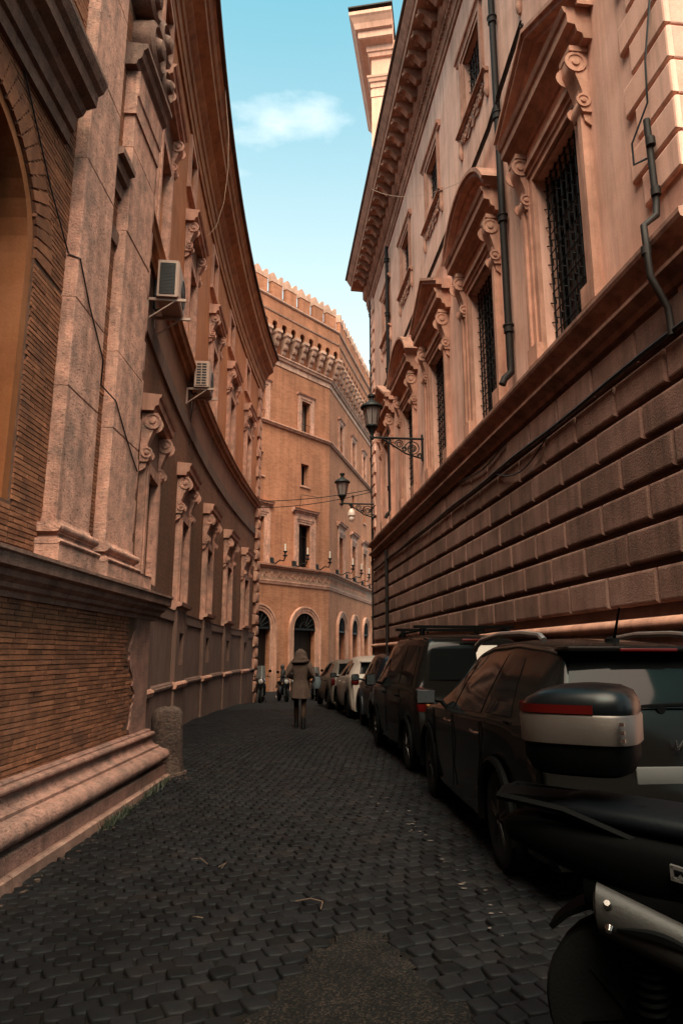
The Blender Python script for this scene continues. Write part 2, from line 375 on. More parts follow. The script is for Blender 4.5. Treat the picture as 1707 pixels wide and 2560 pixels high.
BA = Fr(lambda s, o, z: Vector((K0.x + s * math.sin(_ka) + o * math.cos(_ka), K0.y + s * math.cos(_ka) - o * math.sin(_ka), z)), lambda s: (math.cos(_ka), -math.sin(_ka)))
BB = Fr(lambda s, o, z: Vector((K0.x + s * math.sin(_kb) + o * math.cos(_kb), K0.y + s * math.cos(_kb) - o * math.sin(_kb), z)), lambda s: (math.cos(_kb), -math.sin(_kb)))
def place(o, fr, s, z, parent, off=0.0):
    o.parent = parent; o.location = fr(s, off, z) - ORI[parent]; o.rotation_euler = (0, 0, fr.rz(s)); return o

# ------------------------------------------------------------------ the street
def left_bound(y): return -2.45 if y < 9.95 else _wg(y - 23.5, 0, 0).x + .02
xs = sorted(set([-300, -120, -60, -25, -12, 12, 25, 60, 120, 300] + [round(-8 + .5 * i, 2) for i in range(33)]))
ys = sorted(set([-200, -60, -20, -8, 60, 75, 100, 150, 250, 400] + [round(-4 + .75 * i, 2) for i in range(81)]))
g = MB()
g.grid(lambda x, y: (x, y, gz(x, y) - float(np.interp(y, [20.5, 22.5], [.022, .004]))), xs, ys)
def ground_mat():
    m = M['street_far']; return m
ground = g.build('street', M['dirt']); tag(ground, kind='structure')
g = MB()
g.grid(lambda x, y: (x, y, gz(x, y) + float(np.interp(y, [21.3, 22.6], [-.05, .002]))), [-6 + .5 * i for i in range(25)], [21.3 + .65 * i for i in range(42)])
fs = g.build('paving', M['street_far']); tag(fs, kind='structure')

PATCH = [(-.46, 3.3), (-.36, 3.66), (-.22, 3.95), (-.1, 4.2), (.02, 4.38), (.16, 4.42), (.25, 4.28), (.32, 4.05), (.42, 3.72), (.56, 3.4), (.7, 2.9), (.7, 2.2), (-.6, 2.2), (-.58, 2.9)]
def in_poly(x, y, P):
    c = False; j = len(P) - 1
    for i in range(len(P)):
        if (P[i][1] > y) != (P[j][1] > y) and x < (P[j][0] - P[i][0]) * (y - P[i][1]) / (P[j][1] - P[i][1]) + P[i][0]: c = not c
        j = i
    return c
def cobble_verts(sx, sy, r):
    c = r.uniform(.66, .90, 8)
    ring = np.array([(1, c[0]), (c[1], 1), (-c[2], 1), (-1, c[3]), (-1, -c[4]), (-c[5], -1), (c[6], -1), (1, -c[7])]) * (1 + r.normal(0, .035, (8, 2)))
    ring = ring * np.array([sx, sy]); ring[:, 0] += ring[:, 1] * r.normal(0, .10)
    h = r.normal(0, .0018); tx, ty = r.normal(0, .018, 2)
    def lay(k, z): return np.c_[ring * k, z + ring[:, 0] * k * tx + ring[:, 1] * k * ty + h]
    return np.vstack([lay(.78, r.uniform(.0005, .002)), lay(.93, -.0015), lay(.99, -.007), lay(1.0, -.045)])
CF = [tuple(range(8))] + [(k*8 + i, k*8 + 8 + i, k*8 + 8 + (i+1) % 8, k*8 + (i+1) % 8) for k in range(3) for i in range(8)]
pit, ang = .128, R(21)
cob = []
for i in range(-70, 230):
    for j in range(-160, 160):
        u = j * pit + (pit / 2 if i % 2 else 0) + rng.normal(0, .006); v = i * pit * .96 + rng.normal(0, .004) + .05 * math.sin(j * .11) + .03 * math.sin(j * .31 + i * .05)
        x = u * math.cos(ang) - v * math.sin(ang) + .06 * math.sin(v * .9); y = u * math.sin(ang) + v * math.cos(ang) + .05 * math.sin(u * 1.1)
        if not (2.3 < y < 22.3) or x < left_bound(y) - .02 or x > RWA - RWK * y + .05: continue
        if in_poly(x, y, PATCH): continue
        cob.append((x, y))
cob = np.array(cob)
vis = (np.abs(cob[:, 0]) < .5 * cob[:, 1]) & (cob[:, 1] > 3.55) & (cob[:, 0] < .95) & (cob[:, 0] > -2.35)
dist = np.where(vis, np.hypot(cob[:, 0], cob[:, 1]), 1e6)
order = np.argsort(dist); solo = set(order[:300].tolist())
tmpl = []
for k in range(14):
    me = bpy.data.meshes.new('cobble'); me.from_pydata(cobble_verts(pit * .486, pit * .466, rng).tolist(), [], CF)
    me.materials.append(M['cobble']); me.polygons.foreach_set('use_smooth', [True] * len(CF)); me.set_sharp_from_angle(angle=R(50)); tmpl.append(me)
allv = []; nb = 0
for idx, (x, y) in enumerate(cob):
    z = gz(x, y); a = ang + rng.normal(0, .06)
    if idx in solo:
        link('cobble', tmpl[idx % 14], ground, (x, y, z), (0, 0, a)); continue
    V = cobble_verts(pit * .486 * rng.uniform(.93, 1.02), pit * .466 * rng.uniform(.93, 1.02), rng)
    c_, s_ = math.cos(a), math.sin(a)
    allv.append(np.c_[V[:, 0] * c_ - V[:, 1] * s_ + x, V[:, 0] * s_ + V[:, 1] * c_ + y, V[:, 2] + z]); nb += 1
def fast_mesh(name, verts, faces, nper, count, mat, smooth=True, sharp=32):
    """one mesh out of many pieces with the same face list"""
    me = bpy.data.meshes.new(name); V = np.vstack(verts).astype(np.float32)
    loops = np.concatenate([np.array(f) for f in faces]); sizes = np.array([len(f) for f in faces])
    L = (loops[None, :] + (np.arange(count) * nper)[:, None]).ravel().astype(np.int32)
    S = np.tile(sizes, count); st = np.concatenate([[0], np.cumsum(S)[:-1]]).astype(np.int32)
    me.vertices.add(len(V)); me.vertices.foreach_set('co', V.ravel()); me.loops.add(len(L)); me.loops.foreach_set('vertex_index', L)
    me.polygons.add(len(S)); me.polygons.foreach_set('loop_start', st); me.polygons.foreach_set('loop_total', S.astype(np.int32))
    me.materials.append(mat); me.update(calc_edges=True); me.validate()
    me.polygons.foreach_set('use_smooth', [smooth] * len(me.polygons))
    if smooth: me.set_sharp_from_angle(angle=R(sharp))
    return me
o = link('cobbles', fast_mesh('cobbles', allv, CF, 32, nb, M['cobble'], True, 50), ground); tag(o, kind='stuff')
# the worn asphalt repair in the paving
g = MB(); n = len(PATCH)
P2 = []
for k in range(n):
    a, b = PATCH[k], PATCH[(k+1) % n]
    for q in range(5):
        t = q / 5; P2.append((a[0] + (b[0]-a[0])*t + rng.normal(0, .028), a[1] + (b[1]-a[1])*t + rng.normal(0, .028)))
cx_ = sum(p[0] for p in P2) / len(P2); cy_ = sum(p[1] for p in P2) / len(P2)
rings = []
for k in (1.03, .97, .6, .25):
    rings.append([(cx_ + (p[0]-cx_)*k, cy_ + (p[1]-cy_)*k, gz(p[0], p[1]) + (-.03 if k > 1 else -.004 + .006 * (1-k))) for p in P2])
g.loft(rings, caps=False); g.add(rings[-1], [tuple(range(len(P2)))], True)
tag(g.build('asphalt_patch', M['asphalt']), kind='structure')
# twigs, dry leaves and grit lying on the stones
def twig(pts, r, label):
    g = MB(); g.tube([(x, y, gz(x, y) + .012 + dz) for x, y, dz in pts], r, 5); return tag(g.build('twig', M['straw']), label, 'twig', 'twigs on the cobbles')
M['straw'] = flat('dry_straw', (.07, .040, .024), .9)
M['leaf'] = flat('dry_leaf', (.20, .10, .05), .8, var=.4)
M['flake'] = flat('worn_road_paint', (.055, .041, .034), .9, var=.5, vscale=40)
twig([(-1.21, 5.98, .005), (-1.13, 5.93, .02), (-1.05, 5.82, .0)], .0035, 'bent pale twig on the cobbles between the brick plinth and the street middle')
twig([(-.95, 5.72, 0), (-.90, 5.78, .015), (-.92, 5.66, .005)], .003, 'short forked twig just beside the bent pale twig')
twig([(-.30, 4.86, 0), (-.2, 4.84, .02), (-.12, 4.80, .01), (-.13, 4.70, .0)], .0035, 'crooked twig on the cobbles in front of the asphalt repair')
twig([(-.93, 4.70, 0), (-.90, 4.66, .012), (-.86, 4.67, .0)], .003, 'tiny straw stalk on the cobbles left of the crooked twig')
g = MB()
for k in range(34):
    t = rng.uniform(0, 1); x, y = (.62 + .30 * t + rng.normal(0, .05), 6.9 - 2.6 * t + rng.normal(0, .12))
    if rng.uniform() < .3: x, y = rng.uniform(-.1, .8), rng.uniform(6.2, 8.2)
    r_ = rng.uniform(.004, .018); nn = 9
    pts = [(x + r_ * 1.5 * math.cos(2*math.pi*i/nn) * rng.uniform(.5, 1.2), y + r_ * math.sin(2*math.pi*i/nn) * rng.uniform(.5, 1.2), gz(x, y) + .0075) for i in range(nn)]
    g.add(pts, [tuple(range(nn))])
tag(g.build('paint_flecks', M['flake']), 'worn pale paint flecks left on the cobbles beside the cars', 'paint', kind='stuff')
# weeds and rubble along the plinth foot
M['weed'] = flat('weed', (.010, .014, .004), .7, var=.4)
g = MB()
for k in range(520):
    y = float(rng.choice([7.55, 8.0, 9.0, 9.55]) + rng.normal(0, .16)); x = -2.40 + abs(rng.normal(0, .035)); z = gz(x, y) - .01
    h, a, w_ = rng.uniform(.03, .12), rng.uniform(0, 6.28), rng.uniform(.004, .01); dx, dy = math.cos(a) * h * .5, math.sin(a) * h * .5
    g.add([(x - w_, y, z), (x + w_, y, z), (x + dx, y + dy, z + h)], [(0, 1, 2)])
tag(g.build('weeds', M['weed']), 'small green weeds growing along the foot of the brick pavilion', 'weeds', kind='stuff')
g = MB()
for k in range(52):
    y = rng.uniform(4.6, 9.9) if k < 34 else 9.95 + rng.normal(0, .1); x = -2.39 + abs(rng.normal(0, .04)) if k < 34 else -2.2 + rng.normal(0, .1)
    s_ = rng.uniform(.005, .018); z = gz(x, y)
    pts = [(x + dx * s_ * rng.uniform(.5, 1.3), y + dy * s_ * rng.uniform(.5, 1.3), z + dz * s_ * rng.uniform(.4, 1.1)) for dx in (-1, 1) for dy in (-1, 1) for dz in (-.2, 1)]
    g.add(pts, [(0, 1, 3, 2), (4, 6, 7, 5), (0, 4, 5, 1), (2, 3, 7, 6), (0, 2, 6, 4), (1, 5, 7, 3)])
tag(g.build('rubble', M['bollard']), 'crumbs of stone and rubble at the foot of the brick pavilion', 'rubble', kind='stuff')
# ------------------------------------------------------------------ the rusticated palazzo on the right
pal = thing('palazzo', _rw(16, -4, 0), 'pink plaster palazzo with dark rusticated base and pedimented windows along the parked cars', 'building')
Y0, Y1 = 6.02, 26.4
WIN = [8.79 + 3.535 * k for k in range(5)]; ATT = [8.76 + 3.54 * k for k in range(5)]
mw = MB()
holes = [(c - .75, c + .75, 5.86, 8.92) for c in WIN] + [(c - .56, c + .56, 12.86, 14.46) for c in ATT]
holed_wall(mw, RW, Y0, Y1, 5.55, 17.2, holes, .34, 4, back=('pane', M['glass'], pal))
mw.build('upper_wall', M['plaster_pink'], pal)
g = MB(); g.fbox(RW, Y0 + .01, Y1, -.3, -.002, -.8, 5.6); g.build('base_wall', M['joint'], pal)
g = MB(); g.fbox(RE, -.002, 9, -.3, -.004, -.3, 17.1); g.build('end_wall', M['plaster_end'], pal)
g = MB(); g.quad(RW(Y1, 0, -.8), RW(Y1, -9, -.8), RW(Y1, -9, 17.2), RW(Y1, 0, 17.2)); g.quad(RW(Y0, -9, -.8), RW(Y1, -9, -.8), RW(Y1, -9, 17.2), RW(Y0, -9, 17.2)); g.build('rear_wall', M['plaster_pink'], pal)
# plinth under the torus, the torus, the blocks
g = MB(); g.fbox(RW, Y0 - .05, Y1 + .03, 0, .06, -.8, 1.79); g.build('plinth', M['block'], pal)
g = MB(); g.sweep(RW, Y0 - .05, Y1 + .03, [(0, 1.93), (.05, 1.93)] + [(.06 + .085 * math.cos(R(a)), 1.855 + .075 * math.sin(R(a))) for a in range(80, -90, -20)] + [(0, 1.77)], 1, smooth=True); g.build('torus_moulding', M['trim'], pal)
BW = 1.04
bmesh_cache = {}
def block_mesh(w_):
    k = round(w_, 2)
    if k not in bmesh_cache:
        b = MB(); b.panel(-k/2 + .012, k/2 - .012, .034, .408, -.01, .07, .038, steps=3)
        b.sm = [False] + [False] * (len(b.sm) - 1)
        bmesh_cache[k] = b.mesh('block', M['block'])
    return bmesh_cache[k]
for r_ in range(7):
    z = 2.035 + .443 * r_; y = Y0 + .02; first = True
    while y < 25.35:
        w_ = BW * (.5 if (first and r_ % 2) else 1); first = False
        w_ = min(w_, 25.4 - y)
        if w_ > .2:
            o = link('block', block_mesh(w_), pal); place(o, RW, y + w_ / 2, z, pal, random.uniform(-.006, .006))
        y += w_
    # the corner strip at the far end: short blocks between deep dark joints
    for a, b_ in ((25.4, 25.75 if r_ % 2 else 25.9), (25.75 if r_ % 2 else 25.9, 26.38)):
        o = link('block', block_mesh(b_ - a), pal); place(o, RW, (a + b_) / 2, z, pal, -.01)
# string course between base and windows
sc = [(0, 5.19), (.05, 5.20), (.07, 5.27), (.09, 5.28), (.20, 5.335), (.205, 5.375), (.08, 5.40), (.075, 5.60), (.10, 5.61), (.235, 5.655), (.25, 5.70), (.25, 5.75), (.02, 5.84), (0, 5.84)]
g = MB(); g.sweep(RW, Y0 - .2, Y1 + .1, sc); g.build('string_course', M['string'], pal)
g = MB(); g.sweep(RE, .004, 9, sc); g.build('string_course', M['string'], pal)
# windows of the main floor: x along, y out, z up from the sill
def ring_frame(g, w0, w1, h0, h1, y0, y1, base=0.0):
    g.box(-w1, -w0, y0, y1, base, h1); g.box(w0, w1, y0, y1, base, h1); g.box(-w0 + .0005, w0 - .0005, y0, y1 - .0007, h0, h1 - .0007)
def scroll(g, x0, x1, z0, z1, p0, p1):
    """an S console seen from the side: big volute above, small one below"""
    H_ = z1 - z0; pr = []
    for t in np.linspace(0, 1, 16):
        z = z1 - H_ * t
        y = p0 + (p1 - p0) * (.92 - .1 * t if t < .22 else max(.30, .90 - 1.05 * (t - .22) ** .8) if t < .72 else .42 + .16 * math.sin((t - .72) / .28 * math.pi))
        pr.append((y, z))
    pr = [(p0 - .02, z1)] + pr + [(p0 - .02, z0)]
    g.sweep(None, x0, x1, pr)
    cxz = [(p0 + (p1 - p0) * .62, z1 - H_ * .17, H_ * .17), (p0 + (p1 - p0) * .36, z1 - H_ * .82, H_ * .11)]
    for (cy, cz, rr) in cxz:
        for s_, xx in ((-1, x0), (1, x1)):
            g.lathe([(rr, 0), (rr, .018 * s_), (rr * .72, .018 * s_), (rr * .66, .006 * s_), (rr * .4, .006 * s_), (rr * .34, .024 * s_), (.001, .03 * s_)], (xx, cy, cz), 14, 'x')
    # hanging leaf below
    g.sweep(None, x0 + .03, x1 - .03, [(p0 - .02, z0), (p0 + (p1 - p0) * .35, z0 - .01), (p0 + (p1 - p0) * .28, z0 - H_ * .12), (p0 - .02, z0 - H_ * .2)])
def entab(z0, pr0):  # entablature profile: (projection, z)
    return [(0, z0), (pr0 * .32, z0), (pr0 * .36, z0 + .07), (pr0 * .55, z0 + .10), (pr0 * .62, z0 + .20), (pr0 * .9, z0 + .22), (pr0 * .92, z0 + .36), (pr0, z0 + .38), (pr0 * 1.08, z0 + .46), (0, z0 + .5)]
def make_window(kind):
    f = MB()
    ring_frame(f, .75, .87, 3.05, 3.17, -.02, .055); ring_frame(f, .87, .98, 3.17, 3.27, -.02, .085); ring_frame(f, .98, 1.075, 3.27, 3.36, -.02, .13)
    f.box(-1.10, -.74, -.02, .15, 0, .28); f.box(.74, 1.10, -.02, .15, 0, .28)
    w_ = f.build('window', M['trim'], None, True)
    q = MB(); q.box(-.93, .93, -.02, .07, 3.36, 3.6); q.build('frieze', M['plaster_pink'], w_, True)
    for s_ in (-1, 1):
        c = MB(); scroll(c, s_ * 1.01 - .13, s_ * 1.01 + .13, 2.62, 3.52, .02, .27); c.build('console', M['trim'], w_, True)
        c = MB(); c.box(s_ * 1.01 - .16, s_ * 1.01 + .16, -.02, .26, 3.52, 3.60); c.build('console_cap', M['trim'], w_, True)
    p = MB(); p.sweep(None, -1.30, 1.30, entab(3.60, .36)); p.build('entablature', M['trim'], w_, True)
    p = MB()
    if kind == 'triangle':
        A, apex = 1.38, 4.98
        p.prism([(-A, 4.08), (0, apex - .1), (A, 4.08)], -.02, .12)
        for s_ in (-1, 1):
            for (t0, t1, y1) in ((-.16, -.07, .22), (-.07, .02, .36), (.02, .09, .41)):
                p.prism([(s_ * (A + .02), 4.07 + t0 + .11), (s_ * (A + .02), 4.07 + t1 + .11), (0, apex + t1), (0, apex + t0)], -.02, y1)
    else:
        half, rise = 1.38, .80; Rr = (half * half + rise * rise) / (2 * rise); cz = 4.08 + rise - Rr
        a0 = math.degrees(math.asin((4.08 - cz) / Rr)); out = arc(0, cz, Rr, a0, 180 - a0, 18)
        p.prism(out, -.02, .12)
        for (t0, t1, y1) in ((-.10, -.02, .22), (-.02, .06, .36), (.06, .13, .41)):
            p.prism(arc(0, cz, Rr + t1, a0, 180 - a0, 18) + arc(0, cz, Rr + t0, 180 - a0, a0, 18), -.02, y1)
    p.build('pediment', M['trim'], w_, True)
    gr = MB()
    for k in range(9):
        x = -.75 + 1.5 * (k + .5) / 9; gr.box(x - .011, x + .011, -.16, -.138, 0, 3.05)
    for k in range(19):
        z = 3.05 * (k + .5) / 19; gr.tube([(-.75 + 1.5 * q_ / 18, -.149 + (.022 if (q_ + k) % 2 else -.022), z + (.0 if q_ % 2 else .05)) for q_ in range(19)], .011, 4, smooth=False)
    gr.build('grille', M['iron'], w_, True)
    fr_ = MB(); fr_.box(-.03, .03, -.33, -.29, 0, 3.05); fr_.box(-.75, .75, -.33, -.295, 2.05, 2.11); fr_.box(-.75, -.69, -.33, -.29, 0, 3.05); fr_.box(.69, .75, -.33, -.29, 0, 3.05)
    fr_.build('sash', M['wood'], w_, True)
    return w_
protos = {k: make_window(k) for k in ('triangle', 'segment')}
used = set()
for i, c in enumerate(WIN):
    k = 'triangle' if i % 2 == 0 else 'segment'
    o = protos[k] if k not in used else copy_tree(protos[k], pal); used.add(k); place(o, RW, c, 5.87, pal)
def make_attic():
    f = MB(); ring_frame(f, .56, .66, 1.60, 1.70, -.02, .03); ring_frame(f, .66, .76, 1.70, 1.79, -.02, .06)
    w_ = f.build('attic_window', M['trim'], None, True)
    h = MB(); h.sweep(None, -.95, .95, [(0, 1.80), (.05, 1.80), (.07, 1.86), (.11, 1.88), (.12, 1.95), (0, 1.98)]); h.build('hood', M['trim'], w_, True)
    s_ = MB(); s_.sweep(None, -.98, .98, [(0, -.09), (.07, -.09), (.09, -.05), (.13, -.04), (.13, 0), (0, .0)]); s_.build('sill', M['trim'], w_, True)
    a = MB()
    pts = [(-.86, -.1), (.86, -.1), (.86, -.2), (.74, -.34), (.5, -.36), (.36, -.5), (.12, -.42), (0, -.52), (-.12, -.42), (-.36, -.5), (-.5, -.36), (-.74, -.34), (-.86, -.2)]
    a.prism(pts, -.01, .035)
    for s2 in (-1, 1):
        for (x, z, rr) in ((.42, -.28, .13), (.68, -.22, .09), (.16, -.26, .1), (.55, -.38, .05)):
            a.lathe([(rr, .03), (rr, .06), (rr * .7, .065), (rr * .62, .045), (rr * .35, .05), (.002, .085)], (s2 * x, 0, z), 12, 'y')
        a.lathe([(.03, -.62), (.06, -.55), (.07, -.45), (.05, -.36), (.06, -.2), (.05, -.1)], (s2 * .9, .02, 0), 10)
    a.build('carved_apron', M['trim'], w_, True)
    gr = MB()
    for k in range(7):
        x = -.56 + 1.12 * (k + .5) / 7; gr.box(x - .011, x + .011, -.14, -.12, 0, 1.6)
    for k in range(11):
        z = 1.6 * (k + .5) / 11; gr.tube([(-.56 + 1.12 * q_ / 14, -.13 + (.02 if (q_ + k) % 2 else -.02), z + (0 if q_ % 2 else .05)) for q_ in range(15)], .011, 4, smooth=False)
    gr.build('grille', M['iron'], w_, True)
    return w_
at = make_attic()
for i, c in enumerate(ATT): place(at if i == 0 else copy_tree(at, pal), RW, c, 12.86, pal)
# corner quoins, near and far, street face and end face
for k in range(25):
    z = 6.32 + .43 * k; wq = .83 if k % 2 else .64
    if z > 15.9: break
    g = MB(); g.panel(Y0 - .05, Y0 + wq, z + .03, z + .415, -.01, .055, .028, RW, 2); g.build('quoin', M['plaster_pink'], pal)
    g = MB(); g.panel(0, .9 if k % 2 else 1.1, z + .012, z + .425, -.01, .05, .02, RE, 2); g.build('quoin', M['plaster_end'], pal)
    wq = .70 if k % 2 else .5
    g = MB(); g.panel(Y1 - wq, Y1 - .02, z + .045, z + .40, -.01, .06, .02, RW, 1); g.build('quoin', M['plaster_pink'], pal)
for k in range(7):
    z = 2.035 + .443 * k
    for j in range(5):
        a = j * 1.04 + (.0 if k % 2 else -.52)
        g = MB(); g.panel(max(a, .0) + .012, a + 1.03, z + .034, z + .408, -.01, .07, .038, RE, 2); g.build('block', M['block'], pal)
# great cornice with dentils, modillions and roof edge
cp = [(0, 16.02), (.045, 16.02), (.06, 16.14), (.09, 16.15), (.10, 16.30), (.13, 16.34), (.13, 16.50), (.20, 16.54), (.27, 16.62), (.28, 16.98), (.80, 17.0), (.80, 17.20), (.84, 17.23), (.88, 17.30), (.95, 17.42), (.97, 17.46), (.97, 17.52), (0, 17.75)]
g = MB(); g.sweep(RW, Y0 - .9, Y1 + .75, cp); corn = g.build('cornice', M['cornice'], pal)
g = MB(); g.sweep(RE, -.5, 9, [(o_, z_) for o_, z_ in cp]); g.build('cornice', M['cornice'], pal)
g = MB()
for k in range(150):
    s_ = Y0 + .06 + k * .137
    if s_ > Y1: break
    g.fbox(RW, s_, s_ + .08, .12, .185, 16.36, 16.49)
o = g.build('dentils', M['cornice'], corn); tag(o, kind='stuff')
md = MB(); md.sweep(None, -.10, .10, [(.27, .34), (.27, .04)] + [(.27 + .17 * math.sin(t) , .04 - .05 * math.sin(2 * t)) for t in np.linspace(.1, 1.5, 6)] + [(.50, .10), (.60, .19), (.70, .20), (.75, .25), (.75, .34)])
md.lathe([(.055, 0), (.05, .05), (.02, .07)], (0, .72, .20), 8, 'y'); mde = md.mesh('modillion', M['cornice'])
ros = MB(); ros.lathe([(.13, .325), (.12, .30), (.07, .31), (.05, .27), (.002, .25)], (.285, .53, 0), 8); rose = ros.mesh('rosette', M['cornice'])
for k in range(36):
    s_ = Y0 - .1 + k * .575
    if s_ > Y1 + .5: break
    place(link('modillion', mde, corn), RW, s_, 16.655, corn); place(link('rosette', rose, corn), RW, s_, 16.665, corn)
g = MB(); g.sweep(RW, Y0 - .95, Y1 + .8, [(1.0, 17.50), (1.04, 17.53), (1.04, 17.58), (-4.5, 19.2), (-9, 17.6), (-9, 17.5)]); g.build('roof', M['roof'] if 'roof' in M else M['pipe'], pal)
# ------------------------------------------------------------------ belvedere tower rising behind its far end
M['tower'] = stone('tower_plaster', (.70, .385, .28), (.62, .33, .235), 1.0, .9, .12, 40, .2)
tw = thing('tower', (1.55, 30, 0), 'pale belvedere tower with deep bracketed cornice rising behind the palazzo roof', 'tower', rz=-R(9.4))
def tbox(x0, x1, y0, y1, z0, z1): g = MB(); g.box(x0, x1, y0, y1, z0, z1); return g
tbox(0, 1.12, 0, 6, -1, 33.2).build('wall', M['tower'], tw, True)
tbox(1.12, 6, .35, 6, -1, 33.3).build('wall', M['tower'], tw, True)
def tower_ring(name, prof, x1=1.17):
    g = MB()   # mitred moulding round the front and the street side; prof = (projection, z)
    path = []
    for p_, z in prof: path.append([(x1, -p_, z), (-p_, -p_, z), (-p_, 6 + p_, z)])
    for k in range(len(path) - 1):
        for j in range(2): g.quad(path[k][j], path[k][j+1], path[k+1][j+1], path[k+1][j])
    g.add([r_[0] for r_ in path] + [(x1, .2, prof[-1][1]), (x1, .2, prof[0][1])], [tuple(range(len(path) + 2))])
    g.build(name, M['tower'], tw, True)
tbox(.9, 9, .6, 11, -1, 24.5).build('hidden_shade_block', M['tower'], tw, True)  # hidden block, added and raised to shade the brick palace
tower_ring('cornice', [(0, 31.9), (.12, 31.95), (.16, 32.15), (.22, 32.2), (.24, 32.5), (.55, 32.65), (.60, 32.7), (.62, 33.05), (.74, 33.12), (.82, 33.4), (.95, 33.65), (1.02, 33.75), (1.02, 33.95), (-.3, 34.2)])
tower_ring('string_course', [(0, 30.15), (.04, 30.15), (.06, 30.4), (.12, 30.45), (.16, 30.6), (.2, 30.65), (.22, 30.75), (0, 30.83)])
tower_ring('band', [(0, 29.6), (.03, 29.6), (.03, 30.0), (0, 30.02)])
tbox(-1.06, 1.22, -1.06, 7.1, 34.16, 34.24).build('roof_edge', M['pipe'], tw, True)
# ------------------------------------------------------------------ the brick pavilion in the left foreground
pv = thing('pavilion', (-2.78, 7, 0), 'brick pavilion with stone pilasters and moulded plinth at the street corner', 'building')
YA, YB, YU = -9.0, 9.9, 8.74
# core wall behind the bricks, with the arched niche left open
NC, NR, NS, NB = 4.53, 1.15, 5.12, 2.83       # niche: centre, radius, springing, sill
g = MB(); g.fbox(PV, YA, YB, -.6, -.009, -.3, 2.4); g.build('core', M['mortar'], pv)
g = MB()
out = [(NC + NR, NB)] + arc(NC, NS, NR, 0, 180, 20) + [(NC - NR, NB)]
# upper core: sides, below, above the arch
g.fbox(PV, NC + NR, YU, -.6, -.009, 2.4, 16); g.fbox(PV, YA, NC - NR, -.6, -.009, 2.4, 16); g.fbox(PV, NC - NR, NC + NR, -.6, -.009, 2.4, NB)
top = arc(NC, NS, NR, 0, 180, 20)
for k in range(20):
    a, b = top[k], top[k+1]
    g.add([PV(a[0], -.02, a[1]), PV(b[0], -.02, b[1]), PV(b[0], -.02, 16), PV(a[0], -.02, 16), PV(a[0], -.6, a[1]), PV(b[0], -.6, b[1])], [(0, 1, 2, 3), (0, 4, 5, 1)])
g.build('core', M['mortar'], pv)
g = MB(); g.prism(out, -.46, -.40, PV); ni = g.build('niche', M['niche'], pv)
g = MB()      # the niche has a flat stucco jamb band and an inner step
for (r0, o0, o1) in ((NR - .002, -.42, -.03), (NR - .28, -.42, -.22)):
    pr = [(NC + r0, NB)] + arc(NC, NS, r0, 0, 180, 20) + [(NC - r0, NB)]
    pi_ = [(NC + r0 - .10, NB)] + arc(NC, NS, r0 - .10, 0, 180, 20) + [(NC - r0 + .10, NB)]
    for k in range(len(pr) - 1):
        g.add([PV(pr[k][0], o1, pr[k][1]), PV(pr[k+1][0], o1, pr[k+1][1]), PV(pi_[k+1][0], o1, pi_[k+1][1]), PV(pi_[k][0], o1, pi_[k][1]),
               PV(pi_[k][0], o0, pi_[k][1]), PV(pi_[k+1][0], o0, pi_[k+1][1]), PV(pr[k][0], o0, pr[k][1]), PV(pr[k+1][0], o0, pr[k+1][1])], [(0, 1, 2, 3), (3, 2, 5, 4)])
g.build('jamb_band', M['niche'], ni)
# bricks: lower panel and upper field
BF = [(0, 1, 2, 3), (0, 4, 5, 1), (1, 5, 6, 2), (2, 6, 7, 3), (3, 7, 4, 0)]
def brick_list(y0, y1, z0, z1, ch, bl, keep, rough):
    L = []; r_ = 0; z = z0
    while z + ch <= z1 + .001:
        y = y0 - (bl / 2 if r_ % 2 else 0) + rng.uniform(-.03, .03)
        while y < y1:
            l_ = bl * rng.uniform(.8, 1.12); a, b = max(y, y0), min(y + l_, y1)
            if b - a > .05 and keep((a + b) / 2, z + ch / 2, a, b): L.append((a, b, z, z + ch, rough * abs(rng.normal(0, 1)) * (1.6 if rng.uniform() < .06 else 1)))
            y += l_
        z += ch; r_ += 1
    return L
def brick_verts(a, b, z0, z1, pr, j=.003):
    q = []
    for o_, ins in ((pr, .003), (-.03, 0)):
        for (yy, zz) in ((a + .003 + ins, z0 + .0035 + ins * .5), (b - .003 - ins, z0 + .0035 + ins * .5), (b - .003 - ins, z1 - .0035 - ins * .5), (a + .003 + ins, z1 - .0035 - ins * .5)):
            v = PV(yy + rng.normal(0, j), o_ + rng.normal(0, j * .8), zz + rng.normal(0, j * .7)); q.append((v.x, v.y, v.z))
    return np.array(q)
low = brick_list(2.0, 9.55, .50, 2.02, .0475, .29, lambda y, z, a, b: True, .003)
# near the corner the stone strip eats into the brick with a ragged edge
low = [b for b in low if b[1] < 9.18 + .10 * math.sin(b[2] * 7) + (.14 if b[2] < 1.05 else 0) + rng.uniform(-.05, .05)]
key = sorted(range(len(low)), key=lambda i: (0 if low[i][1] > 5.75 else 1, (low[i][0] + low[i][1]) / 2))
solo = set(key[:300]); rest = []
for i, b in enumerate(low):
    if i in solo:
        V = brick_verts(*b, .0018); me = bpy.data.meshes.new('brick'); off = ORI[pv]; c0 = V.mean(0)
        me.from_pydata((V - c0).tolist(), [], BF); me.materials.append(M['brick']); link('brick', me, pv, Vector(c0) - off)
    else: rest.append(brick_verts(*b, .0018) - np.array(ORI[pv]))
def keep_up(y, z, a, b):
    if z < NS: return not (NC - NR < b and a < NC + NR and z > NB)
    return (y - NC) ** 2 + (z - NS) ** 2 > (NR + .03) ** 2 and ((a - NC) ** 2 + (z - NS) ** 2 > NR ** 2 * .98) and ((b - NC) ** 2 + (z - NS) ** 2 > NR ** 2 * .98)
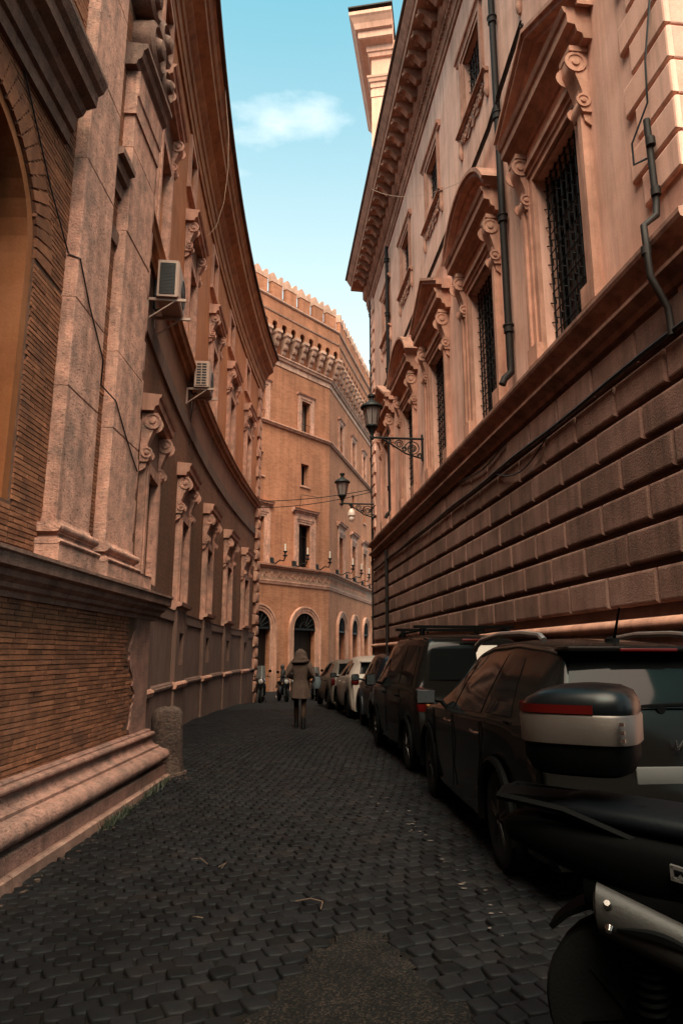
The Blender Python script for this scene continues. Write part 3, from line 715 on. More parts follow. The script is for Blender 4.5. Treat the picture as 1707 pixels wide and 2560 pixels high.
up = brick_list(NC + NR, 6.32, 2.42, NS, .0475, .29, lambda *a: True, .002) + brick_list(2.2, NC - NR, 2.42, NS, .0475, .29, lambda *a: True, .002) + brick_list(NC - NR, NC + NR, 2.42, NB - .02, .0475, .29, lambda *a: True, .002) + brick_list(2.2, 6.32, NS + .001, 9.9, .0475, .29, keep_up, .002) + brick_list(7.05, 7.6, 2.42, 9.9, .0475, .29, lambda *a: True, .002)
rest += [brick_verts(*b, .0014) - np.array(ORI[pv]) for b in up]
tag(link('bricks', fast_mesh('bricks', rest, BF, 8, len(rest), M['brick'], False), pv), kind='stuff')
g = MB()     # flat voussoir ring of the niche arch
for k in range(34):
    a0, a1 = 180 * k / 34 + .5, 180 * (k + 1) / 34 - .5
    g.prism([(NC + NR * math.cos(R(a0)), NS + NR * math.sin(R(a0))), (NC + (NR + .32) * math.cos(R(a0)), NS + (NR + .32) * math.sin(R(a0))), (NC + (NR + .32) * math.cos(R(a1)), NS + (NR + .32) * math.sin(R(a1))), (NC + NR * math.cos(R(a1)), NS + NR * math.sin(R(a1)))], -.03, .006, PV)
g.build('arch_ring', M['brick'], pv)
# stone corner strip of the lower storey, with the ragged edge
pts = [(9.9, .45), (9.9, 2.08)]; z = 2.08
while z > .46:
    pts.append((9.18 + .10 * math.sin(z * 7) + (.14 if z < 1.05 else 0) + rng.uniform(-.07, .02), z)); z -= .055
g = MB(); g.prism(pts, -.03, .016, PV); g.build('corner_strip', M['plinth'], pv)
g = MB(); g.box(-9, 11, -9.6, -9.0, -.4, 12); g.build('rear_light_block', M['brown_plaster'], pv)  # unseen wall added behind the camera to keep light off the foreground
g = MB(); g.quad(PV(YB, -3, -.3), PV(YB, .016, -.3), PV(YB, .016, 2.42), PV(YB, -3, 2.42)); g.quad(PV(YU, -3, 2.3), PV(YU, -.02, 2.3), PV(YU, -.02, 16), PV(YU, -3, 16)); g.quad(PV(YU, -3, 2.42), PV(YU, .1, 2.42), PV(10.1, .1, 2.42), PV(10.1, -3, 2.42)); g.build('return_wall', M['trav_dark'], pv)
# plinth: foundation, base block, torus, long slope, astragal
def pv_run(name, prof, y0, y1, mat, smooth=False, n=1): g = MB(); g.sweep(PV, y0, y1, prof, n, smooth=smooth); return g.build(name, mat, pv, sharp=19)
for (a, b) in ((-9, 3.9), (3.91, 5.55), (5.56, 7.3), (7.31, 8.75), (8.76, 10.02)):
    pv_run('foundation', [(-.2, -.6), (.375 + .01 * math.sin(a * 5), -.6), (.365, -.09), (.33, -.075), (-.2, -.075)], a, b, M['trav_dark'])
    pv_run('base_block', [(-.2, -.08), (.30, -.08), (.30, .045), (.285, .06), (-.2, .06)], a, b - .0, M['plinth'])
tor = [(.0, .058), (.19, .058), (.19, .105)] + [(.265 + .085 * math.cos(R(t)), .185 + .082 * math.sin(R(t))) for t in range(-80, 91, 17)] + [(.24, .27), (.22, .285), (.0, .285)]
for (a, b) in ((-9, 4.6), (4.603, 7.45), (7.453, 10.0)): pv_run('torus_moulding', tor, a, b, M['plinth'], True)
slope = [(0, .285), (.205, .285), (.205, .315), (.19, .318)] + [(.095 + .085 * (1 - math.sin(t)), .32 + .11 * (1 - math.cos(t))) for t in np.linspace(.1, 1.5, 6)] + [(.092, .44), (.125, .442), (.14, .455), (.143, .472), (.135, .49), (.115, .498), (.075, .50), (.075, .515), (.05, .53), (0, .53)]
for (a, b) in ((-9, 5.9), (5.903, 9.97)): pv_run('plinth_slope', slope, a, b, M['plinth'], True)
# ledge between the storeys
led = [(0, 2.02), (.03, 2.02), (.045, 2.07), (.09, 2.09), (.10, 2.13), (.16, 2.17), (.17, 2.22), (.235, 2.24), (.245, 2.33), (.27, 2.345), (.27, 2.375), (.0, 2.43)]
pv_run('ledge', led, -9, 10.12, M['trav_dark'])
# pilasters: pedestal, base mouldings, shaft
def pilaster(y0, y1, pr, ztop, deep):
    g = MB(); g.sweep(PV, y0 - .1, y1 + .1 + (.5 if y1 > 8 else 0), [(-.02, 2.36), (pr + .09, 2.36), (pr + .09, 2.545), (pr + .10, 2.55), (-.02, 2.55)]); p = g.build('pilaster', M['trav'], pv)
    g = MB()
    for d, za, zb in ((.105, 2.548, 2.60),):
        g.sweep(PV, y0 - d, y1 + d, [(-.02, za)] + [(pr + .06 + .045 * math.cos(R(t)), (za + zb) / 2 + .027 * math.sin(R(t))) for t in range(-90, 91, 22)] + [(-.02, zb)], smooth=True)
    for d, za, zb in ((.055, 2.598, 2.62), (.04, 2.62, 2.65), (.055, 2.65, 2.665)): g.sweep(PV, y0 - d, y1 + d, [(-.02, za), (pr + d, za), (pr + d, zb), (-.02, zb)])
    g.sweep(PV, y0 - .085, y1 + .085, [(-.02, 2.665)] + [(pr + .045 + .04 * math.cos(R(t)), 2.71 + .045 * math.sin(R(t))) for t in range(-90, 91, 22)] + [(-.02, 2.755)], smooth=True)
    g.sweep(PV, y0 - .02, y1 + .02, [(-.02, 2.755), (pr + .02, 2.755), (pr + .005, 2.80), (-.02, 2.80)])
    g.build('base_moulding', M['trav'], p)
    z = 2.78; k = 0     # shaft built of long stones
    while z < ztop:
        h = min([1.35, .95, 1.6, 1.2][k % 4], ztop - z)
        b = MB(); b.panel(y0, y1, z + .003, z + h - .003, -.02, pr + rng.uniform(-.004, .004), .008, PV); b.build('shaft_stone', M['trav'], p); z += h; k += 1
    return p
p1 = pilaster(6.28, 7.09, .135, 14.0, .1); p2 = pilaster(7.55, 8.5, .135, 9.1, .1)
pv_run('capital_ledge', [(0, 9.0), (.15, 9.0), (.17, 9.06), (.22, 9.1), (.24, 9.2), (.29, 9.24), (.29, 9.3), (0, 9.34)], 7.42, 8.62, M['trav_dark'])
pv_run('architrave', [(0, 8.35), (.16, 8.35), (.16, 8.6), (.18, 8.62), (.18, 8.98), (0, 9.0)], 7.52, 8.54, M['trav'])
g = MB()        # big scrolls above the second pilaster
for (y, z, rr) in ((7.95, 9.75, .34), (8.45, 9.62, .24), (8.3, 10.2, .3), (7.7, 10.3, .28)):
    g.lathe([(rr, -.1), (rr, .16), (rr * .8, .2), (rr * .7, .15), (rr * .45, .16), (rr * .35, .24), (.01, .27)], (-2.70, y, z), 18, 'x')
g.build('scroll_ornament', M['trav_dark'], pv)
pv_run('string_fragment', [(0, 7.1), (.05, 7.1), (.06, 7.25), (.12, 7.27), (.13, 7.4), (.2, 7.42), (.2, 7.5), (0, 7.55)], 7.1, 7.54, M['trav_dark'])
pv_run('string_fragment', [(0, 6.45), (.04, 6.45), (.05, 6.62), (0, 6.64)], 7.1, 7.54, M['trav_dark'])
hood = [(0, 6.62), (.05, 6.62), (.06, 6.75), (.10, 6.76), (.11, 6.92), (.17, 6.95), (.2, 7.02), (.30, 7.05), (.31, 7.18), (.36, 7.21), (.40, 7.3), (.40, 7.34), (0, 7.42)]
pv_run('hood_cornice', hood, 2.9, 6.02, M['trav_dark'])
# rounded quoins stacked up the pavilion's corner
for k in range(13):
    z = 2.46 + .56 * k; w_ = .62 if k % 2 else .5
    g = MB(); g.panel(YU - w_ + .1, YU + .03, z + .02, z + .53, -.02, .085, .075, PV, 4); g.sm = [True] * len(g.f); g.build('quoin', M['trav'], pv, sharp=60)

# ------------------------------------------------------------------ the concave wing behind it
wing = thing('curved_building', _wg(-4, -4, 0), 'long concave brick and orange plaster palace wing with scroll-bracketed windows on the left', 'building')
S0, S1 = -14.6, 6.2
LW = [-12.5, -8.5, -4.42, -.45, 3.42]; UW = [-12.95, -9.05, -4.8, -.95, 3.05]; AW = [-13.3, -9.4, -5.1, -1.25, 2.75]
def wrun(name, prof, mat, s0=S0, s1=S1, parent=None, n=18, smooth=False): g = MB(); g.sweep(WG, s0, s1, prof, n, smooth=smooth); return g.build(name, mat, parent or wing, sharp=35)
g = MB(); holed_wall(g, WG, S0, S1, -1.0, 2.45, [(c - .30, c + .30, 1.34, 1.98) for c in LW], .25, 1.2, .04, back=('blind', M['dark_in'], wing)); g.build('dado', M['dado'], wing)
ax = (0, 1)
M['wing_brick'] = brick_wall('wing_brick', (.19, .084, .046), (.135, .06, .034), (.09, .047, .031), ax, .28, .05, .6)
g = MB(); holed_wall(g, WG, S0, S1, 2.45, 6.6, [(c - .50, c + .50, 2.62, 4.42) for c in LW], .30, 1.2, back=('blind', M['dark_in'], wing)); g.build('brick_wall', M['wing_brick'], wing)
g = MB(); holed_wall(g, WG, S0, S1, 6.6, 8.0, [], .1, 1.2); g.build('plaster_band', M['brown_plaster'], wing)
g = MB(); holed_wall(g, WG, S0, S1, 8.0, 15.0, [(c - .52, c + .52, 8.45, 10.25) for c in UW] + [(c - .40, c + .40, 12.0, 13.1) for c in AW], .30, 1.2, back=('blind', M['dark_in'], wing)); g.build('upper_wall', M['orange'], wing)
wrun('stone_band', [(0, 6.60), (.05, 6.60), (.06, 6.9), (0, 6.92)], M['dado'])
wrun('string_course', [(0, 7.78), (.05, 7.80), (.07, 7.9), (.16, 7.93), (.18, 8.03), (.22, 8.06), (.22, 8.1), (0, 8.14)], M['cornice_left'])
wrun('base_moulding', [(.04, .86), (.09, .86), (.12, .89), (.125, .93), (.10, .955), (.10, .97), (.05, 1.0), (.04, 1.0)], M['dado'])
wrun('plinth', [(.0, -1), (.085, -1), (.085, .86), (.0, .86)], M['dado'])
wrun('dado_cap', [(.03, 2.22), (.075, 2.22), (.075, 2.42), (.09, 2.44), (.03, 2.46)], M['dado'])
# lower windows: sill, frame, two consoles, hood, pedestal down to the plinth
def wing_window(fw, fh, zs, cons, hood_z, pr, sillp):
    """local: x along, y out, z absolute"""
    f = MB()
    f.box(-fw - .18, -fw, -.02, .11, zs, fh); f.box(fw, fw + .18, -.02, .11, zs, fh); f.box(-fw + .001, fw - .001, -.02, .11, fh - .18, fh - .0007)
    f.box(-fw - .12, -fw - .001, -.02, .135, zs + .001, fh + .05); f.box(fw + .001, fw + .12, -.02, .135, zs + .001, fh + .05)
    w_ = f.build('window', M['trav'], None, True)
    for s_ in (-1, 1):
        c = MB(); scroll(c, s_ * (fw + .18) - .10, s_ * (fw + .18) + .10, cons[0], cons[1], .03, .28); c.build('console', M['trav'], w_, True)
    c = MB(); c.box(-fw - .1, fw + .1, -.02, .08, fh, cons[1]); c.build('frieze', M['trav_dark'], w_, True)
    c = MB(); c.sweep(None, -fw - .36, fw + .36, [(0, hood_z - .26), (.20, hood_z - .26), (.22, hood_z - .19), (.27, hood_z - .17), (.28, hood_z - .06), (pr, hood_z - .05), (pr + .02, hood_z), (0, hood_z + .03)]); c.build('hood', M['trim'], w_, True)
    if sillp:
        c = MB(); c.sweep(None, -fw - .26, fw + .26, [(0, zs - .17), (.10, zs - .17), (.12, zs - .1), (.22, zs - .08), (.24, zs), (0, zs + .02)]); c.build('sill', M['trav'], w_, True)
    return w_
lw = wing_window(.50, 4.60, 2.62, (4.5, 5.3), 5.58, .30, True)
pd = MB()
for s_ in (-1, 1): pd.box(s_ * .48 - .2, s_ * .48 + .2, -.02, .135, -.9, 2.45)
pd.box(-.281, .281, -.02, .13, -.9, 1.33); pd.box(-.281, .281, -.02, .13, 1.99, 2.449)
pdo = pd.build('pedestal', M['dado'], lw, True)
pm = MB(); pm.sweep(None, -.72, .72, [(.1, .85), (.18, .86), (.2, .93), (.17, .97), (.1, 1.0)]); pm.build('moulding', M['trim'], pdo, True)
pm = MB()
for k in range(3): pm.box(-.25 + .2 * k + .03, -.25 + .2 * k + .055, .03, .05, 1.34, 1.98)
pm.build('grating', M['iron'], lw, True)
for i, c in enumerate(LW): place(lw if i == 0 else copy_tree(lw, wing), WG, c, 0, wing)
uw = wing_window(.52, 10.42, 8.14, (10.35, 11.05), 11.32, .31, False)
for i, c in enumerate(UW): place(uw if i == 0 else copy_tree(uw, wing), WG, c, 0, wing)
f = MB(); f.box(-.55, -.40, -.02, .07, 11.9, 13.25); f.box(.40, .55, -.02, .07, 11.9, 13.25); f.box(-.399, .399, -.02, .069, 13.1, 13.249); f.box(-.62, .62, -.02, .10, 11.84, 11.95)
aw = f.build('attic_window', M['trim'], None, True)
f = MB(); f.box(-.40, .40, -.25, -.22, 12.0, 13.1); f.build('shutter', M['wood'], aw, True)
for i, c in enumerate(AW): place(aw if i == 0 else copy_tree(aw, wing), WG, c, 0, wing)
# eaves cornice
ec = [(0, 13.42), (.05, 13.42), (.06, 13.62), (.09, 13.64), (.10, 13.95), (.14, 13.98), (.15, 14.2), (.20, 14.26), (.27, 14.36), (.28, 14.42), (.50, 14.60), (.50, 14.86), (.55, 14.9), (.60, 15.05), (.66, 15.12), (.66, 15.2), (0, 15.4)]
wrun('cornice', ec, M['cornice_left'], S0, S1 + .55, n=26)
g = MB(); g.sweep(WG, S0, S1 + .6, [(.60, 15.19), (.75, 15.19), (.76, 15.26), (.66, 15.3), (-3.5, 16.6), (-7, 15.3), (-7, 15.2)], 26); g.build('roof', M['roof'], wing)
# quoins up the wing's far corner: rounded, alternating
for k in range(30):
    z = -.45 + .46 * k
    if z > 13: break
    w_ = .62 if k % 2 else .46
    g = MB(); g.panel(S1 - w_, S1 + .03, z + .02, z + .44, -.02, .19 if z < 7.8 else .12, .11 if z < 7.8 else .05, WG, 4); g.sm = [True] * len(g.f); g.build('quoin', M['trim'], wing, sharp=60)
g = MB(); g.quad(WG(S1, 0, -1), WG(S1, -8, -1), WG(S1, -8, 15), WG(S1, 0, 15)); g.build('end_wall', M['orange'], wing)
# ------------------------------------------------------------------ the crenellated brick palace closing the street
bk_ = thing('brick_palace', BA(-3, -6, -.6), 'crenellated orange brick palace with corbelled parapet closing the end of the street', 'building')
dA, dB = (math.sin(_ka), math.cos(_ka)), (math.sin(_kb), math.cos(_kb))
M['brickA'] = brick_wall('palace_brick', (.405, .166, .094), (.31, .12, .064), (.31, .145, .088), dA, .30, .075, .5, streak=.35)
M['brickB'] = brick_wall('palace_brick_side', (.405, .166, .094), (.31, .12, .064), (.31, .145, .088), dB, .30, .075, .5, streak=.35)
SA, SB = -16.0, 26.0
AWc, BWc = [-10.8, -6.68, -2.48], [3.3, 7.45, 11.6, 15.75, 19.9]
ARCH_A, ARCH_B = [-10.6, -6.45, -2.4], [3.4, 7.55, 11.7, 15.85, 20.0]
def face(fr, s0, s1, cen, arches, mat, name):
    holes = [(c - .56, c + .56, 7.05, 9.88) for c in cen] + [(c - .42, c + .42, 16.25, 18.38) for c in cen] + [(c - .38, c + .38, 12.5, 14.0) for c in cen]
    holes += [(c - 1.02, c + 1.02, -1.2, 3.1) for c in arches]
    g = MB(); holed_wall(g, fr, s0, s1, -1.2, 21.0, [h for h in holes], .45, 30, back=('pane', M['glass'], bk_))
    g.build(name, mat, bk_)
    # fill the arch heads: spandrels are already wall, so open the round heads with their own dark door and surround
face(BA, SA, 0, AWc, ARCH_A, M['brickA'], 'wall_front'); face(BB, 0, SB, BWc, ARCH_B, M['brickB'], 'wall_side')
def arch_door(fr, c):
    g = MB(); r0, r1, zc = 1.02, 1.45, 3.1
    for (a_, b_, y1) in ((r0, r0 + .16, .10), (r0 + .16, r0 + .32, .14), (r0 + .32, r1, .19)):
        g.prism([(-b_, -1.2), (-b_, zc)] + arc(0, zc, b_, 180, 0, 18)[1:-1] + [(b_, zc), (b_, -1.2), (a_, -1.2), (a_, zc)] + arc(0, zc, a_, 0, 180, 18)[1:-1] + [(-a_, zc), (-a_, -1.2)], -.02, y1)
    o = g.build('arch_surround', M['trim'], None, True)
    d = MB(); d.prism(arc(0, zc, r0 + .01, 0, 180, 18), -.015, .012); d.build('fanlight', M['dark_in'], o, True)
    d = MB()
    for k in range(1, 8):
        a = R(180 * k / 8); d.tube([(.25 * math.cos(a), .03, zc + .25 * math.sin(a)), (1.0 * math.cos(a), .03, zc + 1.0 * math.sin(a))], .018, 4)
    d.tube([(.45 * math.cos(R(t)), .03, zc + .45 * math.sin(R(t))) for t in range(0, 181, 15)], .018, 4); d.box(-1.0, 1.0, .012, .05, zc - .06, zc + .06); d.build('iron_fan', M['iron'], o, True)
    d = MB(); d.box(-1.0, -.02, -.40, -.34, -1.2, zc); d.box(.02, 1.0, -.40, -.34, -1.2, zc); d.build('door_leaf', M['wood'], o, True)
    return o
ad = arch_door(BA, 0)
k0 = True
for fr, cs in ((BA, ARCH_A), (BB, ARCH_B)):
    for c in cs:
        place(ad if k0 else copy_tree(ad, bk_), fr, c, 0, bk_); k0 = False
def palace_window():
    g = MB()
    ring_frame(g, .56, .72, 9.88, 10.03, -.02, .05, 7.0); ring_frame(g, .72, .86, 10.03, 10.17, -.02, .09, 7.0); ring_frame(g, .86, 1.0, 10.17, 10.32, -.02, .13, 7.0)
    o = g.build('window', M['trav'], None, True)
    q = MB(); q.box(-.95, .95, -.02, .08, 10.32, 10.58); q.sweep(None, -1.2, 1.2, [(0, 10.58), (.12, 10.58), (.14, 10.68), (.26, 10.7), (.28, 10.8), (.33, 10.84), (0, 10.9)]); q.build('hood', M['trav'], o, True)
    q = MB(); q.sweep(None, -1.05, 1.05, [(0, 6.93), (.16, 6.93), (.18, 7.03), (0, 7.05)]); q.build('sill', M['trav'], o, True)
    q = MB(); q.box(-.04, .04, -.40, -.33, 7.05, 9.88); q.box(-.56, -.49, -.40, -.33, 7.05, 9.88); q.box(.49, .56, -.40, -.33, 7.05, 9.88); q.box(-.56, .56, -.40, -.335, 9.1, 9.17); q.build('sash', M['wood'], o, True)
    q = MB(); q.sweep(None, .05, .48, [(-.42, 7.1), (-.41, 7.1), (-.41, 9.8), (-.42, 9.8)]); q.build('curtain', M['curtain'], o, True)
    return o
M['curtain'] = flat('dusty_curtain', (.09, .06, .05), .9)
pw = palace_window()
def top_window():
    g = MB(); ring_frame(g, .42, .58, 18.38, 18.52, -.02, .06, 16.2); ring_frame(g, .58, .78, 18.52, 18.72, -.02, .10, 16.2)
    o = g.build('upper_window', M['trav'], None, True)
    q = MB(); q.sweep(None, -.9, .9, [(0, 18.72), (.12, 18.72), (.2, 18.84), (0, 18.88)]); q.build('hood', M['trav'], o, True)
    q = MB(); q.box(-.03, .03, -.40, -.34, 16.25, 18.38); q.box(-.42, -.36, -.40, -.34, 16.25, 18.38); q.box(.36, .42, -.40, -.34, 16.25, 18.38); q.build('sash', M['wood'], o, True)
    q = MB(); q.sweep(None, -.35, -.05, [(-.42, 16.3), (-.41, 16.3), (-.41, 18.3), (-.42, 18.3)]); q.build('curtain', M['curtain'], o, True)
    q = MB(); q.tube([(-.42, .05, 16.75), (.42, .05, 16.75)], .02, 5); q.build('rail', M['iron'], o, True)
    return o
tw_ = top_window()
def small_window():
    g = MB(); g.box(-.5, .5, -.02, .08, 12.38, 12.5); g.box(-.40, -.34, -.4, -.33, 12.5, 14.0); g.box(.34, .40, -.4, -.33, 12.5, 14.0); g.box(-.03, .03, -.4, -.33, 12.5, 14)
    return g.build('small_window', M['trim'], None, True)
sw = small_window(); k0 = True
for fr, cs in ((BA, AWc), (BB, BWc)):
    for c in cs:
        for pr in (pw, tw_, sw): place(pr if k0 else copy_tree(pr, bk_), fr, c, 0, bk_)
        k0 = False
def both(name, prof, mat, sa=SA, sb=SB):
    # one moulding per face; the two meet on the corner's bisector
    for fr, a, b, sg in ((BA, sa, 0, 1), (BB, 0, sb, -1)):
        g = MB(); k = len(prof); tn = math.tan((_ka - _kb) / 2) 
        e0 = [fr(a, o, z) for o, z in prof]; e1 = [fr(b, o, z) for o, z in prof]
        if sg == 1: e1 = [fr(o * tn, o, z) for o, z in prof]
        else: e0 = [fr(-o * tn, o, z) for o, z in prof]
        g.add(e0 + e1, [(j, (j+1) % k, k + (j+1) % k, k + j) for j in range(k)] + [tuple(range(k - 1, -1, -1)), tuple(range(k, 2 * k))])
        g.build(name, mat, bk_)
M['frieze'] = stone('sgraffito_frieze', (.34, .20, .14), (.24, .14, .10), 7, .9, .5, 12, .2)
both('string_course', [(0, 6.74), (.10, 6.76), (.14, 6.84), (.26, 6.88), (.28, 6.98), (0, 7.02)], M['trim'])
both('frieze', [(0, 6.02), (.035, 6.02), (.035, 6.74), (0, 6.74)], M['frieze'])
both('frieze_band', [(0, 5.78), (.06, 5.78), (.09, 5.92), (.11, 5.95), (.11, 6.02), (0, 6.02)], M['trim'])
g = MB()     # painted scrollwork of the frieze stands out as low relief
for fr, a, b in ((BA, -9.0, -.3), (BB, .3, 12)):
    s_ = a
    while s_ < b:
        rr = .20; pts = []
        for t in np.linspace(0, 4.2 * math.pi, 22): q = rr * (1 - t / (4.2 * math.pi) * .8); pts.append(fr(s_ + q * math.cos(t), .045, 6.37 + q * math.sin(t)))
        g.tube(pts, .022, 4, smooth=False); g.tube([fr(s_ + .22, .045, 6.62), fr(s_ + .38, .045, 6.40), fr(s_ + .26, .045, 6.14)], .03, 4, smooth=False); s_ += .62
tag(g.build('scrollwork', M['trim'], bk_), kind='stuff')
both('upper_string', [(0, 15.92), (.10, 15.94), (.16, 16.05), (.2, 16.08), (.2, 16.16), (0, 16.2)], M['trim'])
both('lower_cornice', [(0, 20.15), (.05, 20.15), (.06, 20.5), (.16, 20.55), (.2, 20.7), (.26, 20.74), (.26, 20.82), (0, 20.86)], M['corbel'])
# corbel table: consoles carrying little arches and the parapet wall
def corbel_mesh():
    g = MB()
    for (z0, z1, p) in ((20.86, 21.2, .30), (21.2, 21.65, .50), (21.65, 22.1, .68)):
        g.sweep(None, -.17, .17, [(0, z0), (p - .14, z0)] + [(p - .14 + .14 * math.sin(R(t)), z1 - .12 - (z1 - z0 - .12) * math.cos(R(t))) for t in (30, 60, 90)] + [(p, z1), (0, z1)])
    g.box(-.23, .23, 0, .76, 22.1, 22.3); g.box(-.20, .20, 0, .70, 22.02, 22.1)
    return g.mesh('corbel', M['corbel'])
cme = corbel_mesh(); sp = .868
def parapet(fr, s0, s1, mat, side):
    n = int(round((s1 - s0) / sp))
    g = MB()
    for i in range(n):
        a, b = s0 + i * sp, s0 + (i + 1) * sp; c = (a + b) / 2; r_ = .235
        pts = [(a, 22.3), (c - r_, 22.3), (c - r_, 22.52)] + arc(c, 22.52, r_, 180, 0, 8)[1:-1] + [(c + r_, 22.52), (c + r_, 22.3), (b, 22.3), (b, 23.2), (a, 23.2)]
        g.prism(pts, .52, .70, fr)
    g.fbox(fr, s0, s1, .1, .70, 23.2, 24.2); g.fbox(fr, s0, s1, -.02, .05, 20.9, 24.2)
    g.build('parapet_wall', mat, bk_)
    for i in range(n + 1): place(link('corbel', cme, bk_), fr, s0 + i * sp, 0, bk_)
parapet(BA, -16 * sp + .3, .3, M['brickA'], 0); parapet(BB, .3, .3 + 29 * sp, M['brickB'], 1)
both('parapet_band', [(.69, 23.28), (.74, 23.28), (.77, 23.38), (.69, 23.42)], M['corbel'])
both('parapet_coping', [(-.1, 24.2), (.74, 24.2), (.80, 24.28), (.80, 24.36), (-.1, 24.42)], M['merlon_cap'])
def merlon(mat):
    g = MB(); g.box(-.48, .48, -.14, .18, 24.4, 25.42); m = g.build('merlon', mat, None, True)
    c = MB()
    top = [(-.51, 25.42), (.51, 25.42), (.51, 26.0), (.44, 26.06), (.34, 26.04), (.24, 25.97), (.14, 25.85), (.06, 25.73), (0, 25.68), (-.06, 25.73), (-.14, 25.85), (-.24, 25.97), (-.34, 26.04), (-.44, 26.06), (-.51, 26.0)]
    c.prism(top, -.17, .21); c.build('cap', M['merlon_cap'], m, True)
    return m
mA, mB = merlon(M['brickA']), merlon(M['brickB'])
for i in range(9):
    place(mA if i == 0 else copy_tree(mA, bk_), BA, -.62 - 1.365 * i, 0, bk_, .5)
for i in range(16):
    place(mB if i == 0 else copy_tree(mB, bk_), BB, .85 + 1.32 * i, 0, bk_, .5)
g = MB(); g.quad(BA(SA, -.3, 24.3), BA(0, -.3, 24.3), BA(0, -20, 24.5), BA(SA, -20, 24.5)); g.quad(BB(0, -.3, 24.3), BB(SB, -.3, 24.3), BB(SB, -20, 24.5), BA(0, -20, 24.5)); g.build('roof', M['roof'], bk_)
g = MB()
for fr, a, b in ((BA, -15, -.4), (BB, .6, 22)): g.tube([fr(a, .1, 24.95), fr(b, .1, 24.95)], .025, 5)
g.build('roof_rail', M['pipe'], bk_)
# chimney
g = MB(); q = BA(-8.35, -.9, 0)
g.box(q.x - .35, q.x + .35, q.y - .35, q.y + .35, 24.3, 27.0)
ch = g.build('chimney', M['merlon_cap'], bk_)
g = MB(); g.box(q.x - .55, q.x + .55, q.y - .55, q.y + .55, 27.35, 27.5)
for dx in (-.3, .3):
    for dy in (-.3, .3): g.box(q.x + dx - .05, q.x + dx + .05, q.y + dy - .05, q.y + dy + .05, 27.0, 27.35)
g.build('chimney_cap', M['roof'], ch)
# candle sconces along the string course
M['candle'] = flat('candle_white', (.45, .38, .32), .6)
def sconce(fr, s, i, label):
    b = fr(s, .26, 7.05); t = thing('candle_sconce', b, label, 'sconce', 'candle sconces along the palace string course')
    n = Vector((*fr.nrm(s), 0)); g = MB()
    L = lambda a, z: n * a + Vector((0, 0, z))
    g.tube([L(-.2, .1), L(.15, -.05), L(.5, .12), L(.85, .05), L(.95, .28)], .04, 6); g.lathe([(.03, .0), (.14, .05), (.15, .1), (.06, .12), (.05, .25), (.13, .3), (.13, .36)], L(.95, .28), 10)
    g.lathe([(.17, -.05), (.17, .3), (.1, .35)], L(-.24, 0), 8); g.build('bracket', M['iron'], t, True)
    g = MB(); g.lathe([(.05, 0), (.05, .42), (.02, .45)], L(.95, .64), 8); g.build('candle', M['candle'], t, True)
for i, s in enumerate((-5.45, -3.45, -1.3)): sconce(BA, s, i, ['candle sconce on the palace front nearest the curved wing', 'candle sconce before the middle palace window above the big arch', 'candle sconce right of the middle palace window near the corner'][i])
for i, s in enumerate((2.0, 4.8, 7.6, 10.4, 13.2)): sconce(BB, s, i, ['first candle sconce round the corner on the palace side', 'second candle sconce along the palace side wall', 'third candle sconce along the palace side wall', 'fourth candle sconce along the palace side wall', 'farthest candle sconce along the palace side wall, by the palazzo corner'][i])
def cable(name, pts, r, label, mat='cable', cat='cable', group=None):
    g = MB(); c = Vector(pts[0]); g.tube([Vector(p) - c for p in pts], r, 5)
    o = g.build(name, M[mat], None, True); o.location = c; return tag(o, label, cat, group)
def sag(a, b, d, n=14):
    a, b = Vector(a), Vector(b); return [a.lerp(b, i / n) - Vector((0, 0, d * 4 * (i / n) * (1 - i / n))) for i in range(n + 1)]
# ------------------------------------------------------------------ drainpipes, lamps, cables, air conditioners, bollard
def drainpipe(fr, s, z0, z1, label, parent_name='drainpipe', r=.06, o=.12, kick=True, joints=True):
    b = fr(s, o, z0); t = thing(parent_name, b, label, 'drainpipe', 'drainpipes on the pink palazzo')
    g = MB(); n = Vector((*fr.nrm(s), 0))
    pts = [Vector((0, 0, z1 - z0)), Vector((0, 0, .35)), Vector((0, 0, .22)), Vector((0, 0, .1)) + (n * .12 if kick else Vector()), Vector((0, 0, 0)) + (n * .16 if kick else Vector())]
    g.tube(pts, r, 10); g.build('pipe', M['pipe'], t, True)
    z = 1.0
    while joints and z < z1 - z0:
        g = MB(); g.lathe([(r, -.07), (r + .022, -.06), (r + .022, .05), (r + .035, .055), (r + .035, .08), (r, .085)], (0, 0, z), 12); g.build('collar', M['pipe'], t, True); z += 2.1
    return t
drainpipe(RW, 10.72, 5.95, 16.0, 'thick dark drainpipe between the nearest and the second pedimented window', r=.062, o=.11)
drainpipe(RW, 22.1, 5.95, 15.9, 'dark drainpipe far along the palazzo behind the upper street lamp', r=.065)
drainpipe(RW, 26.42, -.2, 16.2, 'slim dark drainpipe running down the far corner of the palazzo', r=.05, o=.06, kick=False)
drainpipe(RW, 22.9, .2, 5.0, 'dark drainpipe running down the rusticated base behind the cars', r=.055, o=.14, kick=False)
t = thing('drainpipe', RW(6.33, .1, 4.6), 'rusty dark pipe bending over the string course at the near corner of the palazzo', 'drainpipe', 'drainpipes on the pink palazzo')
_o = RW(6.33, .1, 4.6); g = MB(); g.tube([RW(6.36, .12, 7.2) - _o, RW(6.34, .12, 6.2) - _o, RW(6.33, .14, 6.02) - _o, RW(6.32, .30, 5.88) - _o, RW(6.31, .29, 5.3) - _o, RW(6.30, .2, 5.08) - _o, RW(6.30, .14, 4.95) - _o, RW(6.30, .13, 4.66) - _o], .036, 10); g.build('pipe', M['pipe'], t, True)
for zz in (6.9, 6.3, 5.6): g = MB(); g.lathe([(.036, -.05), (.05, -.045), (.05, .045), (.036, .05)], RW(6.33, .12 if zz > 6 else .295, zz) - _o, 12); g.build('collar', M['pipe'], t, True)
